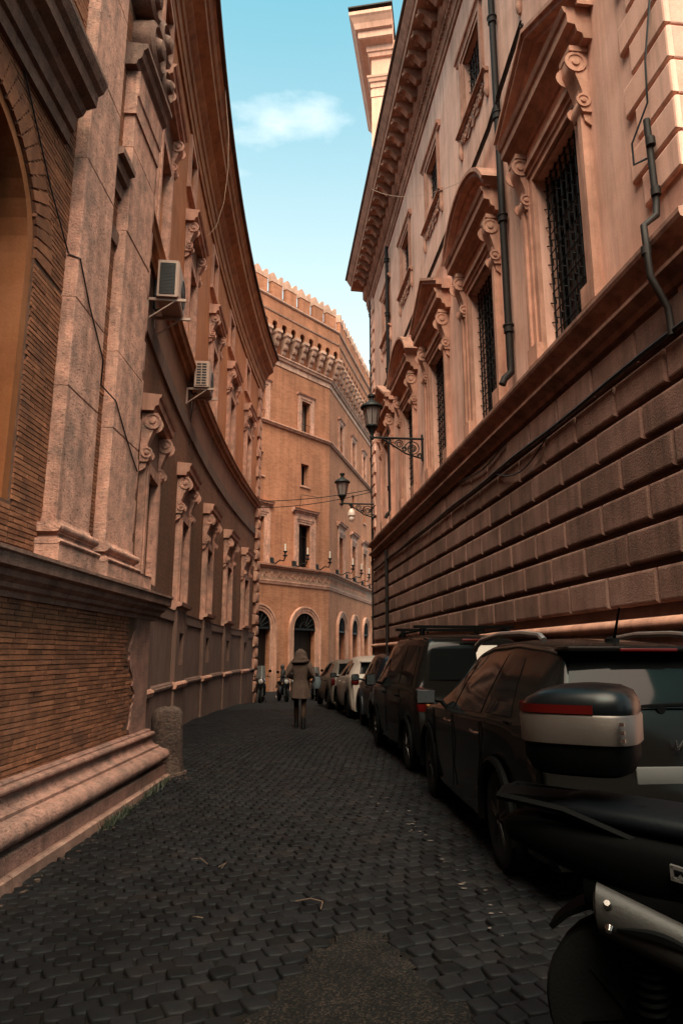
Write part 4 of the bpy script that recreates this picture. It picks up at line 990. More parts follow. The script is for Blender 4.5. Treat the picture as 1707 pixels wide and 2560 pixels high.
cable('cable', [RW(6.1, .05, 9.4), RW(6.12, .08, 8.6), RW(6.3, .1, 7.9), RW(6.34, .1, 7.4), RW(6.6, .16, 7.1), RW(6.62, .15, 6.85), RW(6.4, .14, 6.75)], .012, 'thin cable looping round the rusty pipe at the near palazzo corner')
cable('conduit', [RW(6.06 + .8 * i, .12, 4.70 + .015 * math.sin(i * 1.3)) for i in range(26)], .030, 'black conduit clamped along the rusticated base just under the string course', cat='conduit')
cable('cable', [RW(11.2 + .35 * i, .11, 5.08 - .10 * math.sin(i * .5) - .02 * i * .3) for i in range(9)], .014, 'loose black cable drooping below the string course at the thick drainpipe')
cable('cable', [RW(9.3 + .3 * i, .12, 4.68 - .28 * math.sin(min(1, i / 8) * math.pi)) for i in range(9)], .012, 'thin cable hanging in a loop under the black conduit, second block row')
for k, (dz, rr) in enumerate(((0, .026), (.07, .02), (-.05, .016))):
    pts = [RW(y, .10 + .02 * k, z + dz) for y, z in ((9.4, 11.75), (10.0, 11.62), (10.5, 11.5), (10.72, 11.42), (11.2, 11.28), (12.2, 11.22), (13.4, 11.18), (14.6, 11.15), (16, 11.12), (17.5, 11.05), (19, 11.0), (21, 10.95), (23, 10.9), (26.3, 10.8))]
    cable('cable', pts, rr, ['thickest cable of the bundle strung above the pediments of the palazzo', 'upper thin cable of the bundle strung above the pediments', 'lower thin cable of the bundle strung above the pediments'][k], group='cable bundle above the pediments')
a = WG(4.6, .3, 7.6); b = RW(26.3, .1, 7.95)
cable('cable', sag(a + Vector((0, 0, .28)), b, .12), .016, 'upper black cable strung across the street end from the wing to the palazzo')
cable('cable', sag(a, b - Vector((0, 0, .1)), .16), .016, 'lower black cable strung across the street end from the wing to the palazzo')
mid = a.lerp(b, .55); pw_ = BA(-3.3, .35, 10.85)
cable('cable', [mid - Vector((0, 0, .1)), mid.lerp(pw_, .1) + Vector((0, 0, .1)), mid.lerp(pw_, .5) + Vector((-.3, 0, .5)), pw_], .014, 'black cable running from the street cables to the middle palace window')
cable('wire', [WG(-9.3, .68, 15.2), WG(-9.2, .8, 14.0), WG(-9.0, .8, 13.1), WG(-8.9, .72, 12.3), WG(-8.8, .55, 11.7), WG(-8.75, .34, 11.45), WG(-9.2, .32, 11.4), WG(-9.8, .3, 11.7)], .007, 'pale wire hanging from the eaves of the curved wing to a window hood', 'wire_pale', 'wire')
cable('wire', sag(RW(20.5, .9, 17.0), RW(12.6, .14, 11.3), .35), .006, 'thin pale wire slanting across the upper palazzo wall', 'wire_pale', 'wire')
cable('cable', [PV(y, o, z) for y, o, z in ((4.6, .02, 7.2), (5.2, .02, 6.55), (5.8, .02, 5.95), (6.27, .03, 5.55), (6.28, .15, 5.50), (6.6, .15, 5.15), (7.08, .15, 4.75), (7.3, .06, 4.55), (7.56, .15, 4.45), (7.9, .15, 4.2), (8.3, .15, 3.95), (8.48, .15, 3.85))], .009, 'thin black cable slanting down across the brick and the stone pilasters')
# wall lanterns on scrolled brackets
M['lamp_glass'] = flat('milky_lamp_glass', (.20, .16, .15), .25, 0, .5)
def street_lamp(s, z, arm, label, hang=False):
    n = Vector((*RW.nrm(s), 0)); t = thing('street_lamp', RW(s, 0, z), label, 'street lamp', 'bracket lamps on the pink palazzo')
    L = lambda a, h: n * a + Vector((0, 0, h))
    g = MB(); g.tube([L(0, 0), L(arm, 0)], .032, 8); g.tube([L(.04, .12), L(.04, -.62)], .03, 6); g.tube([L(.05, -.55), L(arm * .35, -.42), L(arm * .62, -.18), L(arm * .8, -.03)], .022, 6)
    for (c, h, rr) in ((.30, -.28, .22), (.66, -.16, .12), (.30, -.28, .12), (.95, -.08, .07), (.10, -.48, .08), (.52, -.30, .07)):
        pts = []
        for q in np.linspace(0, 3.4 * math.pi, 22): rq = rr * (1 - .7 * q / (3.4 * math.pi)); pts.append(L(c + rq * math.cos(q), h + rq * math.sin(q)))
        g.tube(pts, .016, 5)
    g.build('bracket', M['iron'], t, True)
    e = L(arm, 0)
    g = MB(); g.lathe([(.05, -.06), (.07, 0), (.05, .05), (.06, .12), (.10, .2), (.13, .26), (.17, .29), (.17, .33)], e, 12); g.build('lantern_base', M['iron'], t, True)
    g = MB(); g.lathe([(.15, .33), (.24, .83)], e, 8, smooth=False); g.build('lantern_glass', M['lamp_glass'], t, True)
    g = MB()
    for k in range(8):
        a_ = 2 * math.pi * k / 8; g.tube([e + Vector((.152 * math.cos(a_), .152 * math.sin(a_), .33)), e + Vector((.243 * math.cos(a_), .243 * math.sin(a_), .83))], .010, 5)
    g.build('lantern_ribs', M['iron'], t, True)
    g = MB(); g.lathe([(.25, .81), (.31, .83), (.30, .88), (.25, .92), (.2, .95), (.12, 1.0), (.09, 1.04), (.07, 1.05), (.06, 1.12), (.10, 1.14), (.10, 1.2), (.04, 1.22)], e, 16); g.build('lantern_roof', M['iron'], t, True)
    if hang:
        h_ = L(arm * .72, 0); g = MB(); g.tube([h_, h_ - Vector((0, 0, .18))], .05, 8); g.build('socket', M['iron'], t, True)
        g = MB(); g.lathe([(.05, -.2), (.12, -.28), (.15, -.4), (.15, -.48), (.09, -.5), (.11, -.55), (.12, -.62), (.07, -.7)], h_, 14); g.build('globe', M['globe'], t, True)
    return t
M['globe'] = flat('white_globe', (.62, .50, .43), .2)
street_lamp(17.64, 7.24, 1.40, 'black iron wall lantern on the near scrolled bracket above the string course')
street_lamp(25.95, 7.27, 1.30, 'black iron wall lantern on the far bracket with a white globe hanging under it', True)
# air conditioners on the wing
M['ac'] = flat('ac_white', (.34, .22, .17), .5, var=.1); M['ac_dark'] = flat('ac_grille', (.02, .018, .017), .6)
def air_con(s, z, o0, label, lattice):
    t = thing('air_conditioner', WG(s, o0, z), label, 'air conditioner', 'air conditioners on the curved wing', WG.rz(s))
    # local x along the wall (towards the camera), y out, z up
    L_, D, H_ = .82, .34, .64
    g = MB(); g.panel(-L_/2, L_/2, 0, H_, 0, D, .025); g.build('casing', M['ac'], t, True)
    g = MB(); g.box(L_/2, L_/2 + .006, .035, D - .06, .04, H_ - .05); g.build('side_panel', M['ac_dark'], t, True)
    g = MB()
    if lattice:
        for k in range(9): zz = .05 + (H_ - .11) * k / 8; g.box(L_/2 + .006, L_/2 + .018, .03, D - .055, zz - .008, zz + .008)
        for k in range(3): yy = .04 + (D - .10) * k / 2; g.box(L_/2 + .006, L_/2 + .019, yy - .009, yy + .009, .04, H_ - .05)
    else:
        for k in range(22): zz = .05 + (H_ - .11) * k / 21; g.box(L_/2 + .006, L_/2 + .012, .035, D - .06, zz - .004, zz + .004)
    g.build('fins', M['ac'] if lattice else M['ac_dark'], t, True)
    g = MB(); g.lathe([(.24, 0), (.24, .012), (.22, .014), (.21, .004), (.06, .004), (.05, .016), (.001, .016)], (-.12, D, H_/2), 20, 'y'); g.build('fan_guard', M['ac_dark'], t, True)
    for xx in (-.3, .34):
        g = MB(); g.box(xx - .02, xx + .02, -o0 - .02, D + .12, -.05, -.005); g.box(xx - .018, xx + .018, -o0 - .0, -o0 + .04, -.40, -.05); g.tube([(xx, -o0 + .02, -.38), (xx, D - .05, -.04)], .014, 5); g.build('bracket', M['ac'], t, True)
    g = MB(); g.tube([(-.2, .04, .1), (-.2, -.1, .05), (-.2, -o0 + .03, .1), (-.2, -o0 + .03, 1.2)], .022, 6); g.build('hose', M['ac_dark'], t, True)
air_con(-13.15, 7.18, .17, 'air conditioner with dark side grille on the curved wing beside the stone pilasters', False)
air_con(-8.30, 7.60, .18, 'smaller-looking air conditioner with white lattice grille farther along the curved wing', True)
cable('cable', [WG(-8.1, .1, 7.5), WG(-8.0, .04, 7.2), WG(-8.05, .03, 6.95), WG(-8.0, .03, 6.4)], .012, 'short black cable dangling below the farther air conditioner')
# weathered bollard against the end of the plinth
z0 = gz(-2.3, 10.1)
t = thing('bollard', (-2.52, 10.32, z0), 'weathered round-topped stone bollard against the end of the plinth', 'bollard')
g = MB(); rr = []
prof = [(.245, -.1), (.245, .02), (.23, .3), (.222, .55), (.218, .75), (.205, .84), (.17, .90), (.10, .925), (.03, .93)]
for r_, h in prof:
    ring = []
    for k in range(22):
        a_ = 2 * math.pi * k / 22; q = r_ * (1 + rng.normal(0, .012) + .05 * math.sin(a_ * 3 + h * 5) + .03 * math.sin(a_ * 7 + h * 13) + .035 * math.sin(h * 17 + a_ * 2)); ring.append((q * math.cos(a_), q * math.sin(a_), h + .015 * math.sin(a_ * 2)))
    rr.append(ring)
g.loft(rr); g.build('post', M['bollard'], t, True)
g = MB(); g.loft([[(.30 * math.cos(2*math.pi*k/12) * (1 + .1*math.sin(k*2.1)), .28 * math.sin(2*math.pi*k/12), h) for k in range(12)] for h in (-.1, .02, .04)]); g.build('footing', M['bollard'], t, True)
# ------------------------------------------------------------------ vehicles
M['car_glass'] = glass('car_glass', (.0025, .0028, .003), .05, .06)
M['tyre'] = flat('tyre_rubber', (.003, .003, .003), .9, 0, .12, bump=.4, bscale=80)
M['rim'] = flat('alloy', (.10, .095, .09), .35, .9)
M['rim_dull'] = flat('dull_alloy', (.012, .011, .010), .5, .4, .2)
M['black_trim'] = flat('black_trim', (.0014, .0014, .0015), .6, 0, .04)
M['chrome'] = flat('chrome', (.40, .37, .35), .2, 1.0)
M['alu'] = flat('brushed_aluminium', (.30, .26, .245), .38, .9)
M['red_lens'] = flat('red_lens', (.040, .0018, .0015), .3, 0, .2)
M['amber_lens'] = flat('amber_lens', (.30, .13, .03), .2, 0, .6)
M['white_lens'] = flat('clear_lens', (.35, .30, .28), .2, 0, .6)
M['plate'] = flat('number_plate', (.04, .038, .036), .7)
def paint(name, c, rough=.22): return flat(name, c, rough - .04, .0, .07, coat=.03, var=.06)
def wheel(parent, x, y, side, r, wd, rim_mat, spokes=5, face='rim'):
    t = MB(); hw = wd / 2
    t.lathe([(r * .62, -hw * .9), (r * .80, -hw), (r * .95, -hw * .88), (r, -hw * .6), (r, hw * .6), (r * .95, hw * .88), (r * .80, hw), (r * .62, hw * .9)], (x, y, r), 28, 'y'); w_ = t.build('wheel', M['tyre'], parent, True)
    m = MB(); s_ = side * hw * .86
    m.lathe([(r * .64, s_ * .95), (r * .62, s_), (r * .57, s_ * .96), (r * .56, s_ * .5)], (x, y, r), 24, 'y'); m.lathe([(r * .13, s_ * .4), (r * .13, s_), (r * .09, s_ * 1.04)], (x, y, r), 12, 'y')
    for k in range(spokes):
        a = 2 * math.pi * k / spokes + .3
        for d in ((-.16, .16) if spokes <= 5 else (0,)):
            c0, c1 = a + d * 1.6, a + d * .75
            p0 = Vector((x + r * .10 * math.cos(c0), y + s_ * .98, r + r * .10 * math.sin(c0))); p1 = Vector((x + r * .60 * math.cos(c1), y + s_ * .93, r + r * .60 * math.sin(c1)))
            m.tube([p0, p1], [r * .055, r * .042], 5)
    m.build('rim', rim_mat, w_, True)
    b = MB(); b.lathe([(r * .60, -s_ * .3), (r * .60, s_ * .25), (.01, s_ * .2)], (x, y, r), 20, 'y'); b.build('brake_disc', M['black_trim'], w_, True)
    return w_
class Car:
    """x forward, y left, z up; prof runs over the car from front bumper to rear bumper: (x, z, half width of that edge)"""
    def __init__(self, name, loc, rz, label, prof, belt, wmax, sill, wheels, r, mat):
        self.t = thing(name, loc, label, 'car', 'cars parked nose to tail along the palazzo', rz)
        P = []
        for i in range(len(prof) - 1):
            a, b = np.array(prof[i]), np.array(prof[i+1]); n = max(1, int(math.ceil(np.linalg.norm(a[:2] - b[:2]) / .07)))
            for k in range(n): P.append(a + (b - a) * k / n)
        P.append(np.array(prof[-1])); P = np.array(P)
        for _ in range(2):
            Q = P.copy(); Q[1:-1] = .25 * P[:-2] + .5 * P[1:-1] + .25 * P[2:]; P = Q
        self.P = P; self.belt, self.wmax, self.sill, self.wh, self.r, self.mat = belt, wmax, sill, wheels, r, mat
        self.xf, self.xr = P[:, 0].max(), P[:, 0].min()
        self.body()
    def bz(self, x): return float(np.interp(x, *zip(*self.belt)))
    def wm(self, x): return float(np.interp(x, *zip(*self.wmax)))
    def zlow(self, x):
        z = self.sill
        for wx in self.wh:
            d = abs(x - wx); ra = self.r + .055
            if d < ra: z = max(z, self.r + math.sqrt(ra * ra - d * d))
        return z
    def section(self, p):
        x, z, we = p; zb = min(self.bz(x), z - .02); wb = self.wm(x); zl = min(self.zlow(x), zb - .05)
        if z - self.bz(x) < .06: wb = min(wb, we + .06)
        top = [(x, 0, z + .035), (x, .35 * we, z + .032), (x, .68 * we, z + .022), (x, .88 * we, z + .008), (x, .97 * we, z - .012), (x, we + .005, z - .04 if z - zb > .1 else z - .02)]
        s = []
        for t in (.25, .5, .75, 1.0):
            zz = top[-1][2] + (zb - top[-1][2]) * t; bulge = .018 * math.sin(t * math.pi)
            s.append((x, we + (wb - we) * t + bulge, zz))
        low = [(x, wb + .012, zb - .03), (x, wb + .004, zb - (zb - zl) * .35), (x, wb + .01, zb - (zb - zl) * .6), (x, wb - .005, zl + (zb - zl) * .12), (x, wb - .03, zl)]
        return top + s + low
    def body(self):
        S = [self.section(p) for p in self.P]; g = MB()
        for sg in (1, -1):
            g.grid(lambda u, v: (S[u][v][0], sg * S[u][v][1], S[u][v][2]), list(range(len(S))), list(range(len(S[0]))))
        for e in (0, len(S) - 1): g.add([(q[0], q[1], q[2]) for q in S[e]] + [(q[0], -q[1], q[2]) for q in reversed(S[e])], [tuple(range(2 * len(S[e])))])
        self.S = S; self.b = g.build('body', self.mat, self.t, True, 38)
        u = MB(); u.box(self.xr + .12, self.xf - .12, -.62, .62, self.sill - .02, self.sill + .5)
        for wx in self.wh: u.box(wx - self.r - .08, wx + self.r + .08, -.80, .80, self.sill + .05, self.r * 2 + .1)
        u.build('underbody', M['black_trim'], self.t, True)
        for wx in self.wh:
            for sd_ in (1, -1):
                a = MB(); y = self.wm(wx)
                pts = [(wx + (self.r + .06) * math.cos(R(q)), sd_ * (y + .012), self.r + (self.r + .06) * math.sin(R(q))) for q in range(-12, 193, 12)]
                a.tube(pts, .03, 6); a.build('wheel_arch', M['black_trim'], self.t, True)
    def pt_side(self, x, t, off=.006):
        # cabin stations only (top line above the belt)
        c = [p for p in self.P if p[1] > self.bz(p[0]) + .08]; c.sort(key=lambda p: p[0])
        X = [p[0] for p in c]; z = float(np.interp(x, X, [p[1] for p in c])); we = float(np.interp(x, X, [p[2] for p in c]))
        zt, zb, wb = z - .04, self.bz(x), self.wm(x)
        return (x, we + (wb - we) * (1 - t) + .018 * math.sin(t * math.pi) + off, zb + (zt - zb) * t)
    def side_glass(self, quads, name='side_window', mat=None, both=True):
        # quads: (x0 bottom, x1 bottom, x0 top, x1 top, t0, t1)
        for (a, b, c, d, t0, t1) in quads:
            for sg in ((1, -1) if both else (1,)):
                g = MB()
                def f(u, v):
                    t = t0 + (t1 - t0) * v; x0 = a + (c - a) * v; x1 = b + (d - b) * v; p = self.pt_side(x0 + (x1 - x0) * u, t)
                    return (p[0], sg * p[1], p[2])
                g.grid(f, [i / 6 for i in range(7)], [i / 5 for i in range(6)]); g.build(name, mat or M['car_glass'], self.t, True)
    def top_patch(self, z0, z1, frac, rear, name, mat, off=.006, inset=0.0):
        idx = [i for i, p in enumerate(self.P) if (p[0] < 0) == rear and z0 <= p[1] <= z1 and (p[1] > self.bz(p[0]) - .5)]
        g = MB()
        def f(i, v):
            a, b = self.P[max(i-1, 0)], self.P[min(i+1, len(self.P)-1)]; dx, dz = b[0]-a[0], b[1]-a[1]; l_ = math.hypot(dx, dz) or 1
            nx, nz_ = -dz / l_, dx / l_
            if nz_ < 0 and abs(nz_) > .02 or (rear and nx > 0) or (not rear and nx < 0): nx, nz_ = -nx, -nz_
            p = self.P[i]; q = abs(v); cr_ = .035 * (1 - q * q)
            return (p[0] + nx * (off + cr_ * .6), v * p[2] * frac, p[1] + nz_ * (off + cr_ * .6) + (.012))
        g.grid(f, idx, [k / 8 * 2 - 1 for k in range(9)]); return g.build(name, mat, self.t, True)
    def wheels(self, rim_mat, spokes=5, wd=.22):
        for wx in self.wh:
            for sd_ in (1, -1): wheel(self.t, wx, sd_ * (self.wm(wx) - wd / 2 + .0), sd_, self.r, wd, rim_mat, spokes)
    def box_part(self, name, mat, x0, x1, y0, y1, z0, z1, b=.02, sharp=40):
        bm = bmesh.new(); bmesh.ops.create_cube(bm, size=1)
        for v in bm.verts: v.co = Vector(((x0 + x1) / 2 + v.co.x * (x1 - x0), (y0 + y1) / 2 + v.co.y * (y1 - y0), (z0 + z1) / 2 + v.co.z * (z1 - z0)))
        bmesh.ops.bevel(bm, geom=bm.edges[:], offset=min(b, abs(x1-x0)*.45, abs(y1-y0)*.45, abs(z1-z0)*.45), segments=2, affect='EDGES', profile=.5)
        me = bpy.data.meshes.new(name); bm.to_mesh(me); bm.free(); me.materials.append(mat)
        me.polygons.foreach_set('use_smooth', [True] * len(me.polygons)); me.set_sharp_from_angle(angle=R(sharp)); return link(name, me, self.t)
    def mirrors(self, x, z, y, size=(.10, .20, .13), shell=None, both=True):
        for sg in ((1, -1) if both else (1,)):
            m = self.box_part('wing_mirror', shell or self.mat, x - size[0]/2, x + size[0]/2, sg * (y + .05), sg * (y + .05 + size[1]), z - size[2]/2, z + size[2]/2, .045) if sg > 0 else self.box_part('wing_mirror', shell or self.mat, x - size[0]/2, x + size[0]/2, -(y + .05 + size[1]), -(y + .05), z - size[2]/2, z + size[2]/2, .045)
            g = MB(); yy = sg * (y + .05 + size[1] / 2); g.panel(-size[1]/2 + .02, size[1]/2 - .02, -size[2]/2 + .018, size[2]/2 - .018, 0, .004, .002, lambda s, o_, z_: (x - size[0]/2 - o_, yy + s, z + z_)); g.build('mirror_glass', M['mirror'], m, True)
            g = MB(); g.tube([(x, sg * (y - .03), z - .05), (x, sg * (y + .08), z - .03)], .025, 6); g.build('mirror_arm', M['black_trim'], m, True)
    def handles(self, xs, z, mat):
        for x in xs:
            for sg in (1, -1):
                y = sg * (self.wm(x) + .03); g = MB(); g.tube([(x - .10, y - sg * .03, z), (x - .07, y, z), (x + .07, y, z + .005), (x + .10, y - sg * .03, z + .005)], .014, 6); g.build('door_handle', mat, self.t, True)
    def seams(self, segs):
        for pts in segs:
            for sg in (1, -1):
                g = MB(); g.tube([(x, sg * (self.wm(x) + off), z) for x, z, off in pts], .005, 4); g.build('door_seam', M['black_trim'], self.t, True)
M['mirror'] = flat('mirror_glass', (.02, .022, .024), .05, .0, .8)
HD = math.atan2(1, -RWK)           # all noses point away down the street
def at(xl, y, half): return (xl + half, y, gz(xl + .4, y))
# -- the black SUV nearest the camera
M['suv'] = paint('black_suv_paint', (.0035, .0032, .0030), .14)
suv = Car('car', (1.97, 6.72, .03), R(93.2), 'black estate SUV with roof rails, nearest of the cars parked by the palazzo',
  [(2.14, .34, .66), (2.22, .55, .76), (2.18, .80, .80), (1.98, .96, .80), (1.35, 1.05, .77), (.95, 1.10, .74), (.55, 1.36, .66), (.18, 1.53, .60), (-.25, 1.60, .585), (-.9, 1.615, .575), (-1.55, 1.575, .555), (-1.84, 1.53, .55), (-2.05, 1.20, .66), (-2.12, 1.05, .73), (-2.17, .92, .79), (-2.20, .75, .82), (-2.26, .62, .83), (-2.27, .48, .82), (-2.20, .30, .78)],
  [(-2.3, 1.06), (-1.2, 1.05), (0, 1.0), (1, .98), (2.2, .86)], [(-2.3, .80), (-2.0, .86), (-1.2, .92), (0, .925), (1.3, .92), (2.0, .84), (2.25, .70)], .24, (1.30, -1.34), .345, M['suv'])
suv.side_glass([(.86, .02, .34, .02, .04, .93), (-.06, -.98, -.06, -.86, .04, .93), (-1.08, -1.66, -.96, -1.28, .06, .90)])
suv.top_patch(1.14, 1.50, .90, True, 'rear_window', M['car_glass']); suv.top_patch(1.14, 1.50, .92, False, 'windscreen', M['car_glass'])
suv.wheels(M['rim_dull'], 5, .23); suv.mirrors(.72, 1.09, .90, (.12, .22, .16), M['suv'])
suv.handles((.18, -.85), .90, M['chrome'])
suv.seams([[(-.02, .98, .018), (-.03, .7, .016), (.0, .34, .012)], [(-1.02, 1.0, .018), (-1.0, .75, .016), (-.9, .5, .013)], [(.92, .95, .016), (.95, .6, .014), (.9, .36, .01)]])
for sg in (1, -1):
    g = MB(); pts = [(.35, sg * .60, 1.56), (.25, sg * .61, 1.60), (.0, sg * .615, 1.655), (-.6, sg * .61, 1.69), (-1.2, sg * .60, 1.68), (-1.55, sg * .59, 1.655), (-1.62, sg * .585, 1.62)]
    g.tube(pts, .024, 8); g.build('roof_rail', M['alu'], suv.t, True)
    g = MB(); g.sweep(lambda s, o_, z_: (o_, sg * (.885 + .0 * s) + s, z_), -.012, .012, [(.95, .985), (-1.7, 1.055), (-1.7, 1.035), (.95, .965)]); g.build('waist_trim', M['alu'] if False else M['black_trim'], suv.t, True)
    suv.box_part('tail_light', M['red_lens'], -2.20, -1.98, sg * .80 - .07, sg * .80 + .05, .86, 1.10, .04); 
    suv.box_part('reflector', M['red_lens'], -2.285, -2.25, sg * .62 - .12, sg * .62 + .12, .44, .48, .012)
suv.box_part('spoiler', M['suv'], -2.0, -1.72, -.56, .56, 1.535, 1.575, .018); suv.box_part('brake_light', M['red_lens'], -2.008, -1.985, -.20, .20, 1.538, 1.56, .006)
suv.box_part('bumper_strip', M['black_trim'], -2.31, -2.2, -.74, .74, .34, .56, .04); suv.box_part('silver_valance', M['alu'], -2.315, -2.2, -.5, .5, .32, .37, .02)
suv.box_part('number_plate', M['plate'], -2.225, -2.205, -.26, .26, .72, .83, .006)
g = MB(); g.tube([(-1.45, 0, 1.60), (-1.50, 0, 1.65), (-1.62, 0, 1.86)], [.016, .013, .007], 6); g.lathe([(.055, 0), (.05, .03), (.02, .045)], (-1.45, 0, 1.605), 10, sx=1.4); g.build('antenna', M['black_trim'], suv.t, True)
g = MB(); g.tube([(-2.08, .30, 1.17), (-2.09, .05, 1.19), (-2.085, -.25, 1.2)], .012, 5); g.lathe([(.03, -.03), (.03, .02)], (-2.07, 0, 1.17), 8, 'x'); g.build('rear_wiper', M['black_trim'], suv.t, True)
def letter(g, strokes, x, y, z, h, th=.012, dep=.008):
    for (a, b) in strokes:
        p0 = Vector((x, y - a[0] * h, z + a[1] * h)); p1 = Vector((x, y - b[0] * h, z + b[1] * h)); d = (p1 - p0).normalized(); n = Vector((0, -d.z, d.y)) * th
        q = [p0 - n, p1 - n, p1 + n, p0 + n]; g.add(q + [v - Vector((dep, 0, 0)) for v in q], [(0, 1, 2, 3), (4, 7, 6, 5), (0, 4, 5, 1), (1, 5, 6, 2), (2, 6, 7, 3), (3, 7, 4, 0)])
# -- the dark van with roof bars
M['van'] = paint('dark_van_paint', (.0036, .0032, .0030), .16)
van = Car('car', (1.55, 11.25, gz(1.6, 11.2)), HD + .01, 'dark boxy van with roof bars and tall red tail light, second car in the row',
  [(1.98, .34, .62), (2.05, .6, .72), (1.95, .86, .76), (1.65, 1.02, .76), (1.2, 1.14, .74), (.75, 1.46, .68), (.45, 1.68, .64), (.1, 1.77, .63), (-.6, 1.80, .63), (-1.5, 1.78, .62), (-1.86, 1.73, .62), (-1.98, 1.2, .70), (-2.02, 1.0, .74), (-2.04, .8, .76), (-2.10, .6, .77), (-2.08, .32, .74)],
  [(-2.1, 1.10), (0, 1.08), (1.2, 1.02), (2, .9)], [(-2.1, .78), (-1.9, .82), (0, .84), (1.3, .83), (1.9, .76), (2.05, .66)], .26, (1.22, -1.36), .31, M['van'])
van.side_glass([(1.0, .12, .60, .12, .05, .88), (.02, -.9, .02, -.9, .05, .88), (-1.0, -1.72, -1.0, -1.66, .05, .88)])
van.top_patch(1.18, 1.64, .90, True, 'rear_window', M['car_glass']); van.top_patch(1.2, 1.62, .93, False, 'windscreen', M['car_glass'])
van.wheels(M['rim'], 7, .2); van.mirrors(.80, 1.12, .83, (.12, .18, .2), M['black_trim']); van.handles((.2, -.8), .95, M['black_trim'])
van.seams([[(.06, 1.05, .018), (.06, .7, .015), (.06, .36, .01)], [(-.96, 1.05, .018), (-.96, .7, .015), (-.96, .42, .01)]])
for sg in (1, -1):
    l_ = van.box_part('tail_light', M['red_lens'], -2.06, -1.92, sg * .76 - .075, sg * .76 + .06, .80, 1.12, .05)
    g = MB(); y = sg * .76; g.box(-2.065, -2.05, y - .055, y + .05, .95, 1.03); g.build('amber_band', M['amber_lens'], l_, True)
    van.box_part('reflector', M['red_lens'], -2.12, -2.085, sg * .66 - .06, sg * .66 + .06, .70, .74, .01)
    g = MB(); g.tube([(.2, sg * .58, 1.82), (.1, sg * .58, 1.86), (-1.65, sg * .58, 1.88), (-1.75, sg * .58, 1.83)], .018, 6); g.build('roof_rail', M['black_trim'], van.t, True)
for x in (-.2, -1.5):
    g = MB(); g.box(x - .03, x + .03, -.72, .72, 1.90, 1.94); [g.box(x - .035, x + .035, s_ - .03, s_ + .03, 1.80, 1.91) for s_ in (-.6, .6)]; g.build('roof_bar', M['black_trim'], van.t, True)
van.box_part('brake_light', M['red_lens'], -1.95, -1.91, -.16, .16, 1.715, 1.745, .008); van.box_part('bumper', M['black_trim'], -2.16, -2.0, -.76, .76, .36, .62, .05)
M['sheet'] = flat('white_paper', (.36, .31, .28), .8)
g = MB(); g.grid(lambda u, v: (-1.905 - .118 * (1 - v) - .03, -.02 - .30 * u, 1.20 + .46 * v), [0, .5, 1], [0, .5, 1]); o = g.build('pale_sheet', M['sheet'], van.t, True)
g = MB()
E_, Lx, Fx = [((0, .28), (.42, .28)), ((.42, .28), (.42, .52)), ((.42, .52), (0, .52)), ((0, .52), (0, .02)), ((0, .02), (.42, .02))], [((.7, .02), (.7, .95))], [((1.0, .02), (1.0, .85)), ((1.0, .85), (1.25, .95)), ((.85, .55), (1.25, .55))]
letter(g, E_ + Lx + Fx, -2.015, .10, 1.24, .055, .005, .004); g.build('sticker_lettering', M['sheet'], van.t, True)
# -- the small dark two-tone car
M['blue'] = paint('dark_blue_paint', (.0040, .0045, .006), .2); M['greyblue'] = flat('blue_grey_panel', (.014, .018, .024), .35, .2, .3, coat=.1)
sm = Car('car', (1.30, 15.15, gz(1.3, 15.1)), HD, 'small rounded dark city car with blue-grey wings, third in the row', 
  [(1.28, .36, .60), (1.36, .58, .68), (1.28, .82, .70), (1.05, .98, .70), (.72, 1.12, .68), (.35, 1.40, .62), (.0, 1.52, .60), (-.5, 1.54, .60), (-.95, 1.48, .58), (-1.12, 1.40, .58), (-1.27, 1.05, .66), (-1.32, .9, .70), (-1.35, .7, .72), (-1.38, .5, .72), (-1.33, .32, .68)],
  [(-1.4, 1.0), (0, .98), (1.3, .88)], [(-1.4, .72), (-1.2, .78), (0, .80), (1, .78), (1.35, .66)], .28, (.92, -.93), .30, M['blue'])
sm.side_glass([(.62, -.28, .22, -.28, .05, .9), (-.36, -.92, -.36, -.78, .05, .88)]); sm.top_patch(1.06, 1.38, .9, True, 'rear_window', M['car_glass']); sm.top_patch(1.14, 1.42, .92, False, 'windscreen', M['car_glass'])
sm.wheels(M['rim'], 6, .18); sm.mirrors(.55, 1.04, .80, (.1, .18, .15), M['black_trim']); sm.handles((-.2,), .86, M['chrome'])
for sg in (1, -1):
    for x in (.92, -.93):
        g = MB(); rings = []
        for q in range(-5, 186, 19): 
            c_, s_ = math.cos(R(q)), math.sin(R(q)); rings.append([(x + (.335 + dr) * c_, sg * (.775 + dy), .30 + (.335 + dr) * s_) for dr, dy in ((0, -.02), (0, .045), (.10, .055), (.17, .03), (.17, -.02))])
        g.loft(rings); g.build('wing_panel', M['greyblue'], sm.t, True)
    sm.box_part('tail_light', M['red_lens'], -1.36, -1.26, sg * .66 - .05, sg * .66 + .05, .82, .96, .04)
